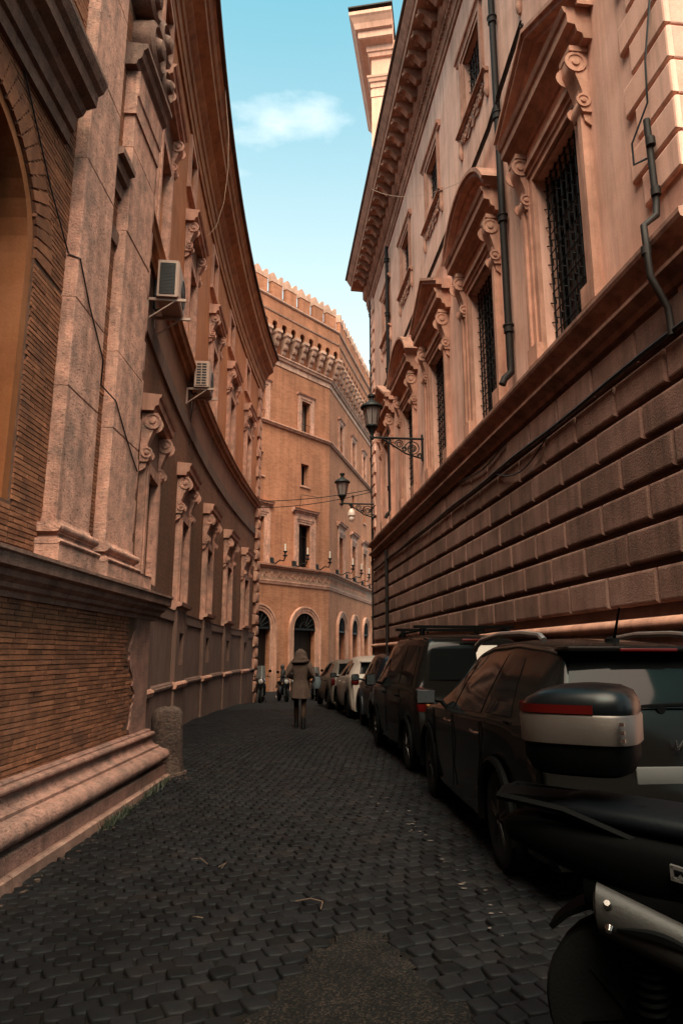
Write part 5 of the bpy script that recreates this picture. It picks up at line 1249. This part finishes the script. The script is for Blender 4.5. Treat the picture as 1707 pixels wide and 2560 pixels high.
# -- the pale hatchback
M['pale'] = paint('pale_grey_paint', (.26, .205, .18), .25)
wh = Car('car', (.83, 19.0, gz(.8, 19)), HD, 'pale beige hatchback with raked rear window, fourth in the row',
  [(1.98, .34, .62), (2.02, .6, .72), (1.9, .82, .74), (1.3, .96, .73), (.85, 1.05, .72), (.2, 1.40, .62), (-.2, 1.50, .60), (-.8, 1.52, .585), (-1.35, 1.46, .56), (-1.62, 1.38, .56), (-1.92, 1.06, .66), (-1.96, .96, .70), (-1.99, .8, .74), (-2.02, .55, .75), (-1.97, .32, .72)],
  [(-2.1, 1.08), (-.5, 1.02), (1, .95), (2, .84)], [(-2.05, .74), (-1.7, .82), (0, .86), (1.3, .85), (2.0, .68)], .27, (1.24, -1.28), .315, M['pale'])
wh.side_glass([(.75, -.02, .2, -.02, .05, .9), (-.1, -.95, -.1, -.85, .05, .9), (-1.03, -1.42, -.93, -1.2, .1, .8)]); wh.top_patch(1.08, 1.39, .92, True, 'rear_window', M['car_glass']); wh.top_patch(1.1, 1.42, .92, False, 'windscreen', M['car_glass'])
wh.wheels(M['rim_dull'], 7, .2); wh.mirrors(.55, 1.02, .86, (.1, .18, .14), M['black_trim']); wh.handles((.05, -.8), .88, M['pale'])
for sg in (1, -1):
    l_ = wh.box_part('tail_light', M['red_lens'], -2.0, -1.78, sg * .74 - .13, sg * .74 + .06, .86, 1.0, .04)
    wh.box_part('reflector', M['red_lens'], -2.04, -2.0, sg * .62 - .03, sg * .62 + .03, .44, .62, .012)
wh.box_part('spoiler', M['pale'], -1.76, -1.52, -.54, .54, 1.39, 1.42, .014); wh.box_part('bumper_insert', M['black_trim'], -2.045, -1.9, -.6, .6, .36, .54, .03); wh.box_part('number_plate', M['plate'], -2.012, -1.98, -.25, .25, .70, .80, .006)
g = MB(); g.lathe([(.03, 0), (.012, .05), (.006, .22)], (-1.3, 0, 1.5), 6); g.build('antenna', M['black_trim'], wh.t, True)
# -- the dusty grey car
M['dusty'] = paint('dusty_grey_paint', (.085, .065, .055), .35)
gy = Car('car', (.18, 23.6, gz(.2, 23.6)), HD + .05, 'dusty grey car whose rear window mirrors the sky, last of the row',
  [(1.98, .34, .62), (2.02, .6, .72), (1.9, .84, .74), (1.3, .98, .73), (.85, 1.06, .72), (.2, 1.42, .62), (-.2, 1.50, .60), (-1.0, 1.52, .585), (-1.6, 1.47, .58), (-1.72, 1.42, .58), (-1.95, 1.04, .66), (-1.98, .96, .72), (-2.0, .8, .76), (-2.03, .55, .76), (-1.98, .32, .72)],
  [(-2.1, 1.04), (-.5, 1.0), (1, .95), (2, .84)], [(-2.05, .76), (-1.7, .82), (0, .85), (1.3, .84), (2.0, .68)], .27, (1.24, -1.28), .31, M['dusty'])
gy.side_glass([(.75, -.02, .2, -.02, .05, .9), (-.1, -.95, -.1, -.9, .05, .9), (-1.03, -1.5, -.98, -1.36, .08, .85)]); gy.top_patch(1.07, 1.42, .9, True, 'rear_window', M['car_glass']); gy.top_patch(1.1, 1.42, .92, False, 'windscreen', M['car_glass'])
gy.wheels(M['rim'], 6, .19); gy.mirrors(.55, 1.02, .85, (.1, .17, .14), M['black_trim']); gy.handles((.05, -.8), .88, M['black_trim'])
for sg in (1, -1): gy.box_part('tail_light', M['red_lens'], -2.02, -1.86, sg * .75 - .06, sg * .75 + .06, .78, 1.0, .04)
gy.box_part('bumper', M['black_trim'], -2.07, -1.9, -.72, .72, .36, .56, .05); gy.box_part('number_plate', M['plate'], -2.02, -1.99, -.25, .25, .68, .78, .006)
g = MB(); letter(g, [((0, 1), (.12, 0)), ((.12, 0), (.95, 1)), ((.95, 1), (1.1, 0)), ((1.1, 0), (1.85, 1)), ((1.85, 1), (2.5, 0))], -2.205, -.02, .93, .055, .006, .006); g.build('badge_lettering', M['chrome'], suv.t, True)
# ------------------------------------------------------------------ the big scooter cut by the frame in front of the SUV
M['scoot'] = flat('matt_black_fairing', (.0010, .0010, .0011), .55, 0, .02, var=.05); M['seat_vinyl'] = flat('grey_seat_vinyl', (.0022, .0028, .0038), .5, 0, .05, bump=.2)
M['case_lid'] = flat('satin_black_lid', (.0018, .0024, .003), .3, 0, .14, var=.05); M['case_band'] = flat('silver_plastic', (.055, .043, .038), .42, .5, bump=.1); M['exhaust'] = flat('exhaust_shield', (.019, .0165, .0155), .55, .3, .3, bump=.25)
sc_ = thing('scooter', (1.02, 2.72, .03), 'big black scooter with silver and black top case, cut by the frame in the foreground', 'scooter', rz=math.atan2(-.50, .866))
def sup(cx, cy, cz, rx, ry, n=20, e=2.6, tilt=0):
    out = []
    for k in range(n):
        a = 2 * math.pi * k / n; c_, s_ = math.cos(a), math.sin(a)
        out.append((cx, cy + rx * math.copysign(abs(c_) ** (2 / e), c_), cz + ry * math.copysign(abs(s_) ** (2 / e), s_)))
    return out
def spart(name, mat, stations, parent=sc_, e=2.6): g = MB(); g.loft([sup(x, y, z, w_, h, e=e) for x, y, z, w_, h in stations]); return g.build(name, mat, parent, True, 50)
spart('tail_fairing', M['scoot'], [(-.42, 0, .86, .03, .02), (-.38, 0, .86, .10, .05), (-.2, 0, .84, .17, .09), (.1, 0, .80, .20, .14), (.5, 0, .74, .21, .19), (.85, 0, .66, .20, .22), (1.0, 0, .6, .16, .2)])
spart('side_panel', M['scoot'], [(-.1, 0, .70, .16, .08), (.2, 0, .64, .215, .16), (.6, 0, .56, .225, .20), (1.0, 0, .46, .22, .2), (1.25, 0, .42, .2, .15)])
spart('seat', M['seat_vinyl'], [(-.25, 0, .945, .11, .03), (-.1, 0, .955, .165, .05), (.25, 0, .93, .18, .055), (.38, 0, .90, .19, .06), (.7, 0, .86, .18, .06), (.85, 0, .87, .12, .07)])
spart('front_fairing', M['scoot'], [(1.1, 0, .6, .18, .2), (1.3, 0, .75, .2, .35), (1.5, 0, .85, .19, .32), (1.65, 0, .8, .12, .2), (1.7, 0, .78, .04, .1)])
g = MB(); g.grid(lambda u, v: (1.45 - .25 * v + .05 * (1 - u * u), .19 * u, 1.12 + .45 * v), [-1, -.5, 0, .5, 1], [0, .33, .66, 1]); g.build('windscreen', M['car_glass'], sc_, True)
g = MB(); g.tube([(1.28, -.36, 1.08), (1.34, -.2, 1.12), (1.38, 0, 1.1), (1.34, .2, 1.12), (1.28, .36, 1.08)], .018, 6); g.build('handlebar', M['black_trim'], sc_, True)
wheel(sc_, .02, 0, -1, .30, .16, M['black_trim'], 6); wheel(sc_, 1.5, .19, 1, .27, .12, M['rim_dull'], 6); wheel(sc_, 1.5, -.19, -1, .27, .12, M['rim_dull'], 6)
g = MB(); rings = []
for q in range(20, 150, 13): c_, s_ = math.cos(R(q)), math.sin(R(q)); rings.append([(.02 + (.345 + d) * c_, yy, .30 + (.345 + d) * s_) for d, yy in ((0, -.10), (.018, -.095), (.022, 0), (.018, .095), (0, .10))])
g.loft(rings, smooth=True); g.build('rear_mudguard', M['scoot'], sc_, True)
g = MB(); g.box(-.42, .12, -.09, .09, .965, .99); g.tube([(.1, -.15, .88), (-.15, -.17, .965), (-.4, -.13, .985), (-.42, 0, .985), (-.4, .13, .985), (-.15, .17, .965), (.1, .15, .88)], .016, 6); g.build('luggage_rack', M['black_trim'], sc_, True)
g = MB()
pts = [(-.12 + .01 * math.sin(k), -.17, .36 + .012 * k) for k in range(1)]
for k in range(9): g.tube([(.10 + .045 * math.cos(q) + k * .004, -.18 + .045 * math.sin(q), .36 + .028 * k + .028 * q / 6.28) for q in np.linspace(0, 6.28, 10)], .008, 5)
g.tube([(.09, -.18, .32), (.14, -.18, .66)], .02, 6); g.build('shock_absorber', M['black_trim'], sc_, True)
# silencer with its perforated-looking heat shield, on the side towards the camera
SX = lambda t, a, rr: (-.035 + .62 * t, -.25 + rr * .66 * math.cos(a) * .62, .685 - .20 * t + rr * .66 * math.sin(a))
g = MB(); g.loft([[SX(t, 2 * math.pi * k / 18, rr) for k in range(18)] for t, rr in ((-.02, .06), (0, .095), (.1, .105), (.6, .095), (.9, .075), (1.05, .045))]); sil = g.build('silencer', M['exhaust'], sc_, True)
g = MB(); A = [R(q) for q in range(85, 262, 11)]; g.grid(lambda t, a: SX(t, a, .118 - .012 * t), [0.0, .1, .22, .34, .46, .58, .70, .82], A); g.build('heat_shield', M['exhaust'], sil, True)
g = MB()
for t, a in ((.06, 150), (.60, 150), (.06, 205), (.78, 170)):
    p = Vector(SX(t, R(a), .117 - .012 * t)); n = (p - Vector(SX(t, R(a), 0))).normalized(); g.tube([p - n * .004, p + n * .012], [.016, .010], 10)
g.build('shield_bolt', M['chrome'], sil, True)
g = MB(); p_ = [SX(.10 + .40 * q, R(196 - 32 * math.sin(q * 2.2)), .121 - .012 * (.1 + .4 * q)) for q in np.linspace(0, 1, 12)]; g.tube(p_, [.004 + .012 * math.sin(q * math.pi) for q in np.linspace(0, 1, 12)], 5); g.build('shield_slot', M['black_trim'], sil, True)
g = MB(); g.tube([(.5, -.24, .42), (.75, -.15, .32), (.95, -.05, .3)], .03, 8); g.build('exhaust_pipe', M['exhaust'], sc_, True)
g = MB(); g.loft([sup(x, 0, z, w_, h) for x, z, w_, h in ((-.05, .3, .06, .05), (.15, .34, .13, .12), (.5, .36, .16, .14), (.75, .36, .12, .1))]); g.build('engine', M['black_trim'], sc_, True)
g = MB(); g.tube([(.55, .1, .22), (.5, .18, .02), (.42, .22, .0)], .018, 6); g.build('stand', M['black_trim'], sc_, True)
# lettering on the flank: the start of the maker's word
def flank(a, b): return (a, b)
M['decal'] = flat('grey_decal', (.03, .026, .024), .7)
g = MB()
def flank_letter(strokes, x, z, h, th):
    for (a, b) in strokes:
        def P_(q): return Vector((x + q[0] * h, -.238, z + q[1] * h - .18 * q[0] * h))
        p0, p1 = P_(a), P_(b); d = (p1 - p0).normalized(); n = Vector((-d.z, 0, d.x)) * th; p0 = p0 - d * th * .8; p1 = p1 + d * th * .8
        q = [p0 - n, p1 - n, p1 + n, p0 + n]; g.add(q + [v + Vector((0, .02, 0)) for v in q], [(0, 1, 2, 3), (4, 7, 6, 5), (0, 4, 5, 1), (1, 5, 6, 2), (2, 6, 7, 3), (3, 7, 4, 0)])
flank_letter([((0, .1), (0, .9)), ((0, .9), (.85, .9)), ((.85, .9), (.85, .1)), ((.85, .1), (0, .1)), ((.5, .35), (.95, -.08))], .20, .80, .045, .005)
flank_letter([((0, .9), (0, .1)), ((0, .1), (.85, .1)), ((.85, .1), (.85, .9))], .255, .79, .045, .005)
g.build('flank_lettering', M['decal'], sc_, True)
# top case: base, silver band, black lid, red reflector, latch
def case_ring(z, sx, sy, ox=0.0, e=3.4, n=32):
    out = []
    for k in range(n):
        a = 2 * math.pi * k / n; c_, s_ = math.cos(a), math.sin(a); out.append((-.10 + ox + .88 * sx * math.copysign(abs(c_) ** (2 / e), c_), .88 * sy * math.copysign(abs(s_) ** (2 / e), s_), z + .02))
    return out
cg = MB(); cg.loft([case_ring(z, a, b) for z, a, b in ((1.06, .17, .15), (1.075, .205, .195), (1.12, .228, .218), (1.175, .232, .222))]); case = cg.build('top_case', M['black_trim'], sc_, True)
cg = MB(); cg.loft([case_ring(z, a, b) for z, a, b in ((1.175, .236, .226), (1.18, .242, .232), (1.275, .246, .236), (1.283, .240, .230))]); cg.build('silver_band', M['case_band'], case, True)
cg = MB(); cg.loft([case_ring(z, a, b, ox) for z, a, b, ox in ((1.283, .240, .230, 0), (1.30, .243, .233, 0), (1.335, .225, .222, .01), (1.365, .185, .195, .03), (1.385, .12, .14, .045), (1.392, .03, .05, .05))]); cg.build('lid', M['case_lid'], case, True)
cg = MB(); cg.loft([[(x - (.003 if x < -.14 else 0), y * 1.012, z) for x, y, z in case_ring(z, .2445, .2345) if x < .0] for z in (1.287, 1.305, 1.318)], caps=False); cg.build('red_reflector', M['red_lens'], case, True)
cg = MB()
for k in range(3): cg.box(.07, .085, -.208, -.18, 1.215 + .028 * k, 1.227 + .028 * k)
cg.build('latch', M['chrome'], case, True)
# ------------------------------------------------------------------ motorbikes parked at the street end
M['moto'] = flat('moto_black', (.010, .010, .011), .3, 0, .5, coat=.4); M['moto_red'] = flat('moto_red', (.20, .02, .012), .3, 0, .5, coat=.4)
M['moto_white'] = flat('top_box_white', (.33, .28, .26), .4)
def motorbike(loc, rz, label, screen=True, box=None):
    t = thing('motor_scooter', loc, label, 'motor scooter', 'motor scooters parked at the street end', rz)
    def part(name, mat, st, e=2.4): g = MB(); g.loft([sup(x, y, z, w_, h, 14, e) for x, y, z, w_, h in st]); return g.build(name, mat, t, True, 50)
    part('rear_body', M['moto'], [(-.75, 0, .72, .06, .05), (-.6, 0, .70, .13, .1), (-.25, 0, .62, .16, .16), (.05, 0, .5, .17, .16), (.3, 0, .34, .18, .07)])
    part('front_shield', M['moto'], [(.3, 0, .34, .18, .07), (.45, 0, .5, .2, .2), (.55, 0, .75, .2, .3), (.64, 0, .85, .14, .2), (.68, 0, .85, .05, .1)])
    part('seat', M['black_trim'], [(-.72, 0, .80, .08, .03), (-.5, 0, .82, .13, .05), (-.1, 0, .80, .14, .05), (.05, 0, .78, .08, .04)])
    for x, r_ in ((-.55, .27), (.72, .27)): wheel(t, x, 0, 1, r_, .11, M['rim'], 5)
    g = MB(); g.tube([(.72, .09, .27), (.66, .08, .6)], .025, 6); g.tube([(.72, -.09, .27), (.66, -.08, .6)], .025, 6); g.build('fork', M['rim'], t, True)
    g = MB(); g.tube([(.42, .35, 1.05), (.52, .2, 1.08), (.56, 0, 1.05), (.52, -.2, 1.08), (.42, -.35, 1.05)], .018, 6); g.build('handlebar', M['black_trim'], t, True)
    g = MB(); g.lathe([(.10, -.03), (.10, .03), (.06, .05), (.005, .055)], (.66, 0, .88), 14, 'x'); g.build('headlight', M['white_lens'], t, True)
    for sg in (1, -1):
        g = MB(); g.tube([(.5, sg * .25, 1.08), (.52, sg * .33, 1.25)], .01, 5); g.lathe([(.06, -.01), (.06, .01)], (.52, sg * .36, 1.29), 10, 'x', sx=1.2); g.build('mirror', M['black_trim'], t, True)
        g = MB(); g.lathe([(.03, -.02), (.03, .02), (.01, .03)], (.60, sg * .17, .80), 8, 'x'); g.build('indicator', M['amber_lens'], t, True)
    if screen:
        g = MB(); g.grid(lambda u, v: (.60 - .14 * v + .05 * (1 - u * u), .2 * u * (1 - .25 * v), 1.0 + .5 * v), [-1, -.5, 0, .5, 1], [0, .5, 1]); g.build('windscreen', M['screen'], t, True)
    if box:
        b = MB(); b.loft([[(-.78 + .17 * c_, .2 * s_, z) for c_, s_ in [(math.copysign(abs(math.cos(q)) ** .6, math.cos(q)), math.copysign(abs(math.sin(q)) ** .6, math.sin(q))) for q in np.linspace(0, 6.283, 17)[:-1]]] for z in (.86, .9, 1.12, 1.18)]); b.build('top_box', M[box], t, True)
    g = MB(); g.box(-.86, -.83, -.09, .09, .55, .68); g.build('number_plate', M['plate'], t, True); g = MB(); g.box(-.80, -.76, -.08, .08, .68, .75); g.build('tail_light', M['red_lens'], t, True)
    g = MB(); g.tube([(-.1, .12, .2), (-.15, .18, 0)], .015, 5); g.tube([(-.1, -.12, .2), (-.15, -.18, 0)], .015, 5); g.build('stand', M['black_trim'], t, True)
M['screen'] = flat('smoky_screen', (.09, .08, .075), .12, 0, .5)
for (x, y, a, lab, scr, bx) in ((-3.3, 29.2, -88, 'motor scooter with tall windscreen facing us beside the rounded corner stones', True, None), (-2.65, 31.6, -70, 'black motor scooter parked behind the one by the corner stones', False, None), (-2.1, 33.4, -100, 'motor scooter with white top box behind the pedestrian in black', True, 'moto_white'),
        (-1.25, 32.5, -80, 'motor scooter half hidden behind the woman in the hooded coat', True, None), (-.45, 30.2, 95, 'motor scooter with white top box between the woman and the grey car', False, 'moto_white'), (.15, 33.5, 80, 'motor scooter with red top box behind the grey car', True, 'moto_red')):
    motorbike((x, y, gz(x, y) - .0), R(a), lab, scr, bx)
# ------------------------------------------------------------------ people
M['coat'] = stone('brown_wool_coat', (.062, .037, .028), (.046, .027, .021), 12, .95, .4, 160, 0, obj=True)
M['coat_black'] = flat('black_coat', (.010, .009, .009), .9, var=.2); M['tights'] = flat('brown_tights', (.020, .010, .0065), .8, 0, .1); M['boot'] = flat('black_boot', (.004, .0035, .0035), .6, 0, .15); M['skin'] = flat('skin', (.42, .22, .15), .6)
M['bag'] = flat('blue_grey_bag', (.05, .06, .068), .7, bump=.2); M['hair'] = flat('dark_hair', (.012, .008, .006), .6); M['jeans'] = flat('dark_trousers', (.014, .013, .014), .9); M['shoe_white'] = flat('white_shoe', (.40, .33, .29), .6)
def skin_body(name, joints, edges, mat, parent, root=0):
    me = bpy.data.meshes.new(name); me.from_pydata([j[:3] for j in joints], edges, []); o = link(name, me, parent); me.materials.append(mat)
    md_ = o.modifiers.new('skin', 'SKIN'); md_.use_smooth_shade = True; sb_ = o.modifiers.new('subsurf', 'SUBSURF'); sb_.levels = 2; sb_.render_levels = 2
    for i, j in enumerate(joints):
        v = me.skin_vertices[0].data[i]; v.radius = (j[3], j[4] if len(j) > 4 else j[3]); v.use_root = (i == root)
    return o
def hand(J, E, wrist, side, fwd, down):
    """palm, four fingers and a thumb as chains rooted in the palm"""
    w0 = Vector(J[wrist][:3]); f = Vector(fwd).normalized(); d = Vector(down).normalized(); s_ = f.cross(d).normalized() * side
    J.append((*(w0 + f * .05), .030, .016)); pm_ = len(J) - 1; E.append((wrist, pm_))
    for k, L_ in enumerate((.070, .078, .074, .058)):
        b = w0 + f * .085 + s_ * (.026 - .0175 * k); J.append((*b, .010)); i0 = len(J) - 1; E.append((pm_, i0))
        J.append((*(b + f * L_ * .5 + d * .012), .0088)); E.append((i0, i0 + 1)); J.append((*(b + f * L_ * .75 + d * .035), .0078)); E.append((i0 + 1, i0 + 2))
    b = w0 + f * .03 + s_ * .03; J.append((*b, .011)); i0 = len(J) - 1; E.append((pm_, i0)); J.append((*(b + f * .03 + s_ * .018 + d * .01), .0098)); E.append((i0, i0 + 1)); J.append((*(b + f * .06 + s_ * .02 + d * .02), .0088)); E.append((i0 + 1, i0 + 2))
def figure(loc, rz, label, h=1.0, legs=((.05, .10), (-.05, -.12)), skin_leg=None, coat='coat', elbows=((.285, -.07, 1.13), (-.285, -.07, 1.13)), wrists=((.17, .19, 1.07), (-.17, .19, 1.07)), hood=True, hem=.64, flare=.225, boots='boot', sc=1.0):
    """local: facing +y, z up, feet at 0"""
    t = thing('person', loc, label, 'person', None, rz)
    J = [(0, 0, .93, .135, .10), (0, -.005, 1.10, .115, .085), (0, 0, 1.28, .145, .095), (0, .0, 1.42, .075, .07), (0, .01, 1.49, .050, .050), (0, .02, 1.56, .072, .085), (0, .025, 1.635, .070, .082)]
    E = [(0, 1), (1, 2), (2, 3), (3, 4), (4, 5), (5, 6)]
    for i, sg in enumerate((1, -1)):
        n = len(J); J += [(sg * .16, 0, 1.385, .055, .052), (*elbows[i], .042, .040), (*wrists[i], .028, .024)]; E += [(3, n), (n, n + 1), (n + 1, n + 2)]
        f = Vector(wrists[i]) - Vector(elbows[i]); hand(J, E, n + 2, sg, (f.x * .4, abs(f.y) + .02, f.z * .3 - .05), (0, .2, -1))
    for i, sg in enumerate((1, -1)):
        ky, ay = legs[i]; n = len(J)
        J += [(sg * .085, 0, .86, .085, .082), (sg * .085, ky + .03, .49, .056, .056), (sg * .082, (ky + ay) / 2 - .005, .33, .060, .062), (sg * .08, ay, .10, .037, .040), (sg * .08, ay - .02, .045, .037, .035), (sg * .085, ay + .13, .035, .036, .026)]
        E += [(0, n), (n, n + 1), (n + 1, n + 2), (n + 2, n + 3), (n + 3, n + 4), (n + 4, n + 5)]
    body = skin_body('body', J, E, M[skin_leg or 'tights'], t)
    # the coat: shoulders to hem in one lofted surface, sleeves joined on
    g = MB(); rows = []
    for z, rx, ry, oy, rip in ((1.46, .085, .075, .0, 0), (1.435, .135, .095, 0, 0), (1.39, .195, .115, 0, 0), (1.30, .20, .13, 0, 0), (1.18, .178, .128, 0, .0), (1.06, .150, .118, 0, .004), (1.03, .150, .12, 0, .005), (.98, .165, .132, 0, .008), (.88, .195, .16, 0, .014), (.76, .215, .18, 0, .022), (hem, flare, .19, 0, .045), (hem + .01, flare - .02, .17, 0, .045)):
        ring = []
        for k in range(36):
            a = 2 * math.pi * k / 36; q = 1 + rip * 2.2 * math.sin(a * 6 + 1.2 * z * 3) + rip * math.sin(a * 11 + 2); ring.append((rx * q * math.cos(a), ry * q * math.sin(a) + oy, z + (.012 * math.sin(a * 2 + 1) if z < .7 else 0)))
        rows.append(ring)
    g.loft(rows, caps=False)
    for i, sg in enumerate((1, -1)):
        e_, w_ = Vector(elbows[i]), Vector(wrists[i]); s_ = Vector((sg * .15, 0, 1.385))
        pts = [s_ - Vector((sg * .05, 0, .0)), s_, s_.lerp(e_, .5) + Vector((sg * .015, 0, 0)), e_, e_.lerp(w_, .5), e_.lerp(w_, .95)]
        g.tube(pts, [.075, .085, .075, .066, .058, .052], 14)
    co = g.build('coat', M[coat], t, True, 70)
    if hood:
        b = MB(); rows = []
        for z in (1.035, 1.048, 1.062, 1.075): rows.append([(1.035 * .151 * math.cos(2*math.pi*k/28), 1.04 * .121 * math.sin(2*math.pi*k/28), z + .01 * math.sin(2*math.pi*k/28 * 2)) for k in range(28)])
        b.loft(rows, caps=False); b.tube([(0, -.125, 1.055), (-.02, -.14, 1.02), (.01, -.145, .96)], .012, 6); b.build('belt', M[coat], co, True)
        b = MB(); rows = []
        for k_, (z, rx, ry, oy) in enumerate(((1.37, .175, .125, -.02), (1.38, .20, .15, -.035), (1.405, .203, .155, -.045), (1.43, .188, .15, -.045), (1.45, .172, .142, -.04), (1.462, .176, .146, -.04), (1.49, .162, .142, -.034), (1.515, .148, .136, -.026), (1.55, .142, .136, -.02), (1.59, .135, .134, -.014), (1.63, .118, .122, -.008), (1.665, .084, .095, .0), (1.685, .045, .055, .006), (1.69, .01, .01, .006))):
            rows.append([(rx * (1 + .03 * math.sin(a * 3 + k_ * .9)) * math.cos(a), oy + ry * (1 + .03 * math.sin(a * 4 + k_)) * math.sin(a), z + .022 * math.cos(a * 1 + .5) * (1.7 - z) * 4 + .012 * math.sin(2 * a + k_ * .5)) for a in [2*math.pi*q/28 for q in range(28)]])
        b.loft(rows, caps=False); b.build('hood', M[coat], co, True, 80)
        face = MB(); face.lathe([(.012, -.012), (.02, 0), (.012, .02), (.004, .05)], (0, .115, 1.57), 8); face.build('nose', M['skin'], body, True)
    else:
        hr = MB(); rows = []
        for z, rx, ry in ((1.34, .05, .03), (1.42, .085, .06), (1.5, .098, .095), (1.58, .10, .112), (1.65, .088, .10), (1.69, .05, .06), (1.70, .01, .01)): rows.append([(rx * math.cos(a), -.03 + ry * math.sin(a), z) for a in [2*math.pi*q/18 for q in range(18)]])
        hr.loft(rows); hr.build('hair', M['hair'], t, True)
    for i, sg in enumerate((1, -1)):
        ay = legs[i][1]; b = MB(); rows = []
        for z, rx, r0, r1 in ((.0, .042, -.075, .185), (.025, .046, -.078, .19), (.055, .043, -.072, .16), (.085, .045, -.065, .08), (.13, .047, -.055, .05), (.24, .053, -.058, .055), (.25, .050, -.055, .052)):
            if boots != 'boot' and z > .1: continue
            rows.append([(sg * .082 + rx * math.cos(a), ay + (r0 + r1) / 2 + (r1 - r0) / 2 * math.sin(a), z) for a in [2*math.pi*q/16 for q in range(16)]])
        b.loft(rows); b.build('boot' if boots == 'boot' else 'shoe', M[boots], t, True, 60)
    t.scale = (sc, sc, sc); return t
wz = gz(-.9, 15.3)
figure((-.90, 15.33, wz), R(2), 'woman in a brown hooded belted coat and boots walking away up the street', legs=((-.04, -.24), (.14, .22)), sc=.985)
b_ = MB(); rows = []
for z, rx, ry in ((0, .085, .05), (.03, .10, .06), (.16, .105, .06), (.24, .075, .04), (.25, .03, .02)): rows.append([(rx * (1 + .08 * math.sin(a * 3 + z * 20)) * math.cos(a), ry * math.sin(a), z) for a in [2*math.pi*q/18 for q in range(18)]])
b_.loft(rows)
bt = thing('bag', (-.545, 15.42, wz + .82), 'soft blue-grey bag hanging beside the woman in the hooded coat', 'bag', rz=.3); b_.build('pouch', M['bag'], bt, True)
b_ = MB(); b_.tube([(-.07, 0, .23), (-.09, 0, .36), (-.03, .0, .40), (.05, 0, .34), (.06, 0, .23)], .008, 6); b_.build('strap', M['bag'], bt, True)
figure((-3.02, 36.2, gz(-3, 36.2)), R(-75), 'pedestrian in black with white shoes between the parked motor scooters', legs=((.16, .2), (-.1, -.28)), skin_leg='jeans', coat='coat_black', hood=False, hem=.80, flare=.20, boots='shoe_white', elbows=((.24, -.08, 1.14), (-.24, -.02, 1.14)), wrists=((.2, .12, 1.0), (-.22, .14, .98)), sc=.97)
